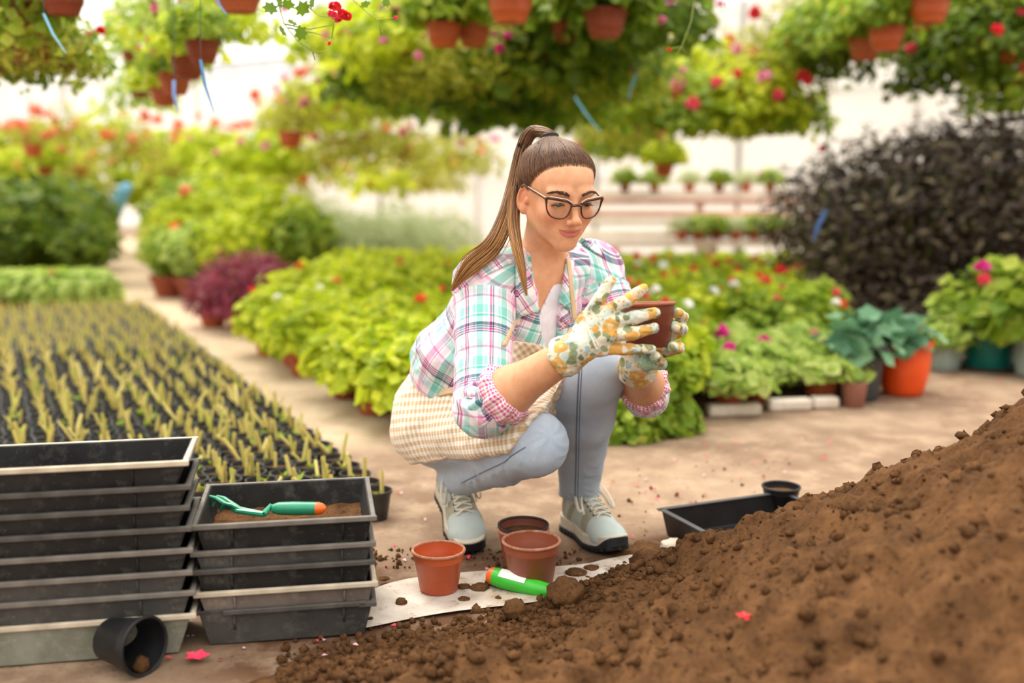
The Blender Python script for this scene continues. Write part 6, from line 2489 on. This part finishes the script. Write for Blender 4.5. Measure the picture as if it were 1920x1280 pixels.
# receding row to the left of the woman
G2 = 'baskets receding behind the woman'
for i, (x, y, w_, d, k) in enumerate(((545, 262, 46, 7.8, 'olive'), (700, 170, 40, 7.4, 'lime'), (640, 190, 44, 8.0, 'olive'), (590, 215, 40, 8.6, 'lime'), (690, 265, 40, 9.0, 'olive'), (620, 300, 40, 9.6, 'olive'), (500, 300, 40, 9.6, 'lime'), (560, 330, 36, 10.5, 'olive'), (450, 330, 36, 11.0, 'lime'), (760, 290, 40, 9.0, 'olive'), (850, 300, 36, 10, 'olive'), (700, 340, 34, 11.5, 'lime'), (400, 290, 34, 11.5, 'lime'), (340, 330, 34, 12, 'olive'), (800, 340, 34, 12, 'olive'))):
    basket('orange hanging pot left of the woman in the receding row' if i == 0 else 'blurred hanging basket receding behind the woman, %s of that row' % ordinal(i - 1), x, y, w_, d, k, 0.26 if i == 0 else 0.5, 0.26 if i == 0 else 0.42, ('pink', 'coral'), 7, 0.04, 0 if i < 2 else 1, None if i == 0 else G2, fz=0.95 if i == 0 else 0.6, shape='dome' if i == 0 else 'trail', airy=(i % 2 == 1))
# right middle row, red and rose blooms
G3 = 'yellow green baskets right of the woman'
for i, (x, y, w_, d, k) in enumerate(((1245, 318, 38, 8.0, 'lime'), (1215, 190, 44, 6.8, 'lime'), (1290, 205, 44, 6.6, 'green'), (1350, 215, 44, 6.6, 'lime'), (1410, 185, 44, 6.4, 'lime'), (1468, 132, 36, 6.6, 'olive'), (1460, 215, 40, 6.8, 'green'), (1180, 235, 40, 7.2, 'olive'), (1320, 150, 40, 7.0, 'lime'), (1390, 120, 40, 7.4, 'olive'), (1250, 130, 40, 7.4, 'olive'), (1110, 225, 40, 8.0, 'olive'), (1150, 265, 36, 8.6, 'green'), (1195, 275, 36, 9.0, 'olive'))):
    basket('small terracotta pot hanging low against the white wall right of the woman' if i == 0 else 'yellow green hanging basket with rose blooms right of the woman, ' + ('at its %s' % ['top', 'middle left', 'lower middle', 'right side', 'upper middle', 'far right', 'lower right', 'far left', 'top centre', 'upper right', 'upper left', 'left edge', 'bottom left', 'lowest edge'][i]), x, y, w_, d, k, 0.17 if i == 0 else 0.34, 0.20 if i == 0 else 0.30, ('red', 'rose', 'rose', 'pink'), 0 if i == 0 else 9, 0.045, 0 if i == 0 else 2, None if i == 0 else G3, fz=0.85 if i == 0 else 0.6, shape='dome' if i == 0 else 'trail')
# big geraniums at the top right
for i, (x, y, w_, d, k, mi, lb_) in enumerate(((1742, 18, 78, 5.0, 'green', 0, 'terracotta hanging pot at the top edge near the right corner'), (1662, 74, 66, 5.2, 'green', 0, 'upright terracotta hanging pot of the pair at the upper right'), (1622, 92, 62, 5.5, 'green', 1, 'darker terracotta hanging pot behind its pair at the upper right'), (1850, 10, 60, 5.6, 'green', 2, 'leafy hanging geranium in the top right corner'), (1905, 45, 60, 5.5, 'deep', 2, 'hanging geranium with red blooms at the right edge'), (1560, 60, 44, 6.0, 'green', 2, 'leafy hanging basket left of the terracotta pair'), (1500, 70, 44, 6.4, 'olive', 2, 'olive hanging basket far left of the terracotta pair'))):
    basket(lb_, x, y, w_, d, k, 0.22 if i < 3 else 0.34, 0.20 if i < 3 else 0.36, ('red', 'rose'), 1 if i < 3 else 5, 0.04, mi, fz=0.95 if i < 3 else 0.6, shape='dome' if i < 3 else 'trail')
for i, (x, y, d) in enumerate(((1730, 95, 6.2), (1800, 110, 6.0), (1880, 150, 5.8), (1560, 140, 6.4), (1700, 60, 6.4), (1640, 90, 6.4), (1790, 50, 6.2), (1840, 100, 5.4), (1900, 190, 5.6), (1745, 165, 6.0))):
    basket('trailing red geranium behind the terracotta pots at the upper right, %s of ten' % ordinal(i), x, y - 30, 40, d, ('green', 'deep')[i % 2], 0.26, 0.30, ('red', 'rose'), 3, 0.05, 2, 'low trailing geraniums at the upper right', fz=0.5)
# near baskets, top left
G4 = 'near baskets at the top left'
for i, (x, y, w_, d, k, mi, lb_) in enumerate(((118, 0, 84, 3.5, 'deep', 2, 'dark terracotta pot hanging at the top left corner'), (40, 20, 80, 3.6, 'green', 2, 'leafy hanging basket cut by the left edge'), (448, -8, 92, 3.6, 'green', 1, 'terracotta hanging pot cut by the top edge left of the red sprig'), (60, 90, 40, 3.9, 'olive', 2, 'trailing geranium with red blooms at the left edge'), (110, 100, 40, 4.1, 'green', 2, 'green trailing geranium under the top left corner pot'), (20, 110, 40, 4.2, 'deep', 2, 'dark trailing geranium low at the left edge'))):
    basket(lb_, x, y, w_, d, k, 0.19 if i != 3 else 0.24, 0.24, ('red', 'rose'), 5, 0.02, mi, None, fz=0.95 if i in (0, 2) else 0.5, shape='dome' if i in (0, 2) else 'trail', rad=0.09 if i > 2 else None)
for i, (x, y, w_, d) in enumerate(((380, 98, 62, 4.2), (352, 128, 62, 4.5), (328, 158, 60, 4.8), (308, 182, 50, 5.1))):
    basket(['nearest terracotta pot of the hanging chain at the upper left', 'second terracotta pot of the hanging chain at the upper left', 'third terracotta pot of the hanging chain at the upper left', 'farthest terracotta pot of the hanging chain at the upper left'][i], x, y, w_, d, ('green', 'lime')[i % 2], 0.17, 0.18, ('pink', 'coral'), 3, 0.02, (2, 2, 1, 1)[i], None, fz=0.95, shape='dome', airy=True)
for i, (x, y, d) in enumerate(((275, 60, 5.4), (250, 120, 5.8), (440, 60, 5.2), (265, 190, 6.4), (410, 50, 4.9), (300, 30, 4.9))):
    basket('loose pale hanging basket beside the terracotta chain, %s of six' % ordinal(i), x, y - 10, 40, d, ('lime', 'pale')[i % 2], 0.24, 0.26, ('pink', 'white'), 3, 0.03, 2, 'pale baskets at the upper left', fz=0.6, airy=True)
for i, (x, y, w_, d) in enumerate(((62, 282, 34, 8.5), (85, 318, 30, 9.5), (245, 285, 30, 9.0), (20, 330, 30, 10), (150, 320, 30, 10.5), (200, 250, 30, 9.5), (120, 250, 30, 9.0))):
    basket(('upper small orange pot hanging far off at the left', 'lower small orange pot hanging far off at the left')[i] if i < 2 else 'far coral flowered hanging basket at the left, %s of five' % ordinal(i - 2), x, y, w_, d, ('olive', 'lime')[i % 2], 0.20 if i < 2 else 0.34, 0.2 if i < 2 else 0.32, ('coral', 'coral', 'orange'), 5, 0.045, 0, 'far hanging pots at the left' if i < 2 else 'far coral baskets at the left', fz=0.9 if i < 2 else 0.7, shape='dome' if i < 2 else 'trail', airy=i > 3)

# ---- red geranium sprig in sharp focus at the top
SPG = plain('sprig_stem', (150, 160, 70), (130, 138, 60), 30, 0.6)
mbl = leaf_round(14, 0.12, 0.22)
spr_leaf = npmesh('leaf', mbl[0] * np.array([1, 1, 1]), mbl[1], leafmat('sprig_leaf', [(0, (88, 124, 28)), (1, (120, 152, 40))], 0.4), True, dict(rnd=np.full(len(mbl[0]), 0.5)))


def sprig(label, paths, leaf_px, flow_px, d, bud_px=()):
    o0 = at(paths[0][0][0], paths[0][0][1], d)
    root = empty('geranium_sprig', tuple(o0))
    for pth in paths:
        pts = [at(x, y, d + 0.03 * math.sin(k * 1.3)) - o0 for k, (x, y) in enumerate(pth)]
        MB().tube(pts, np.linspace(0.0016, 0.0009, len(pts)), 6).obj('stem', SPG, root)
    for k, (x, y, s) in enumerate(leaf_px):
        link('leaf', spr_leaf, root, at(x, y, d - 0.005) - o0, (1.0 + 0.5 * math.sin(k * 2.1), 0.5 * math.cos(k * 3.7), k * 1.3), s / 2000.0 * d / 2)
    for k, (x, y, s, c) in enumerate(flow_px):
        link('flower', FH[c][k % 2], root, at(x, y, d - 0.01) - o0, (0.9, 0.2, k), s / 2000.0 * d / 2)
    tag(root, label, 'flower sprig')


up = at(560, -300, 2.55)
sprig('red geranium sprig trailing in sharp focus at the top edge', [[(470, -330), (505, -120), (520, 0), (533, 45), (556, 75), (586, 97)], [(600, -330), (575, -100), (560, 0), (600, 30), (628, 34)], [(533, 45), (580, 55), (622, 47), (628, 40)], [(540, 52), (590, 62), (626, 72)], [(586, 97), (590, 112)], [(586, 97), (614, 97)], [(626, 46), (622, 72), (616, 80)], [(690, -330), (650, -120), (662, 0), (690, 25), (710, 38)], [(710, 38), (715, 68)], [(710, 38), (742, 33)]],
      [(507, 15, 26), (524, 3, 22), (540, 8, 26), (568, 16, 30), (585, 4, 30), (548, 42, 18), (530, 58, 20), (564, 62, 26), (685, 8, 20), (716, 15, 18), (724, 5, 16), (555, -60, 40), (600, -80, 44), (500, -90, 44), (660, -70, 40)],
      [(628, 12, 26, 'red'), (640, 28, 26, 'red'), (622, 28, 22, 'rose'), (651, 31, 20, 'red'), (634, 36, 18, 'rose'), (618, 82, 10, 'red'), (742, 33, 10, 'rose')], 2.45)
sprig('thin yellow stem with a dry red bud hanging at the top right of centre', [[(1330, -330), (1310, -100), (1302, 0), (1296, 40), (1278, 88)], [(1278, 88), (1254, 92)], [(1278, 88), (1262, 112)], [(1278, 88), (1288, 104)]], [(1326, 12, 14), (1360, 10, 14), (1312, -40, 40), (1290, -60, 40)], [(1254, 93, 9, 'red')], 3.0)

# ---- blue plastic drip stakes on thin lines
BLU = plain('blue_plastic', (70, 136, 190), (54, 112, 168), 20, 0.4)
SKY = plain('light_blue_plastic', (132, 196, 226), (110, 176, 212), 20, 0.4)


def stake(label, x0, y0, x1, y1, wpx, d, mat):
    a, b = at(x0, y0, d), at(x1, y1, d)
    root = empty('drip_stake', tuple(b))
    r = wpx / 2000.0 * d / 2
    m_ = (a + b) / 2 + np.array([-0.006, 0, 0])
    MB().tube([a - b, m_ - b, np.zeros(3)], [r, r, r * 0.35], 6, True, (1.0, 0.4)).obj('blade', mat, root)
    t_ = at(x0 - 6, -340, d)
    t_[2] = max(t_[2], 1.8)
    MB().tube([a - b, (a + t_) / 2 - b + np.array([0.004, 0, 0]), t_ - b], 0.0012, 5).obj('drip_line', WIRE, root)
    tag(root, label, 'drip stake', 'blue drip stakes')


stake('blue drip stake hanging in sharp focus left of the terracotta chain', 376, 112, 402, 212, 7, 2.9, BLU)
stake('pale blue drip stake hanging in front of the terracotta chain', 326, 150, 333, 206, 8, 3.3, plain('periwinkle_plastic', (120, 146, 200), (104, 130, 186), 20, 0.4))
stake('light blue drip stake hanging in the top left corner foliage', 82, 26, 124, 100, 7, 3.0, SKY)
stake('dark blue drip stake cut by the top edge', 404, -10, 426, 28, 8, 2.9, BLU)
stake('light blue drip stake hanging just right above the ponytail', 1078, 182, 1126, 248, 9, 4.6, SKY)
stake('light blue drip stake curving between the baskets right of the woman', 1194, 138, 1178, 188, 9, 5.0, SKY)
stake('dark blue drip stake in front of the bronze hedge', 1548, 395, 1524, 452, 14, 5.3, plain('navy_plastic', (60, 96, 150), (48, 80, 130), 20, 0.5))
# pale blue hoses bundled at the far end of the path
hs = empty('blue_hose', tuple(gnd(205, 520)))
o_ = np.array(hs.location)
for k, pts in enumerate(([(232, 350), (215, 385), (185, 420), (150, 440), (148, 470)], [(240, 345), (222, 395), (200, 425), (160, 448), (150, 480)])):
    MB().tube([atY(x, y, 11.0 + 0.1 * k) - o_ for x, y in pts] + [atY(150, 520, 11.0) - o_ * np.array([1, 1, 1])], 0.05, 8).obj('hose', SKY, hs)
tag(hs, 'pale blue hoses hung beside the far end of the path', 'hose')
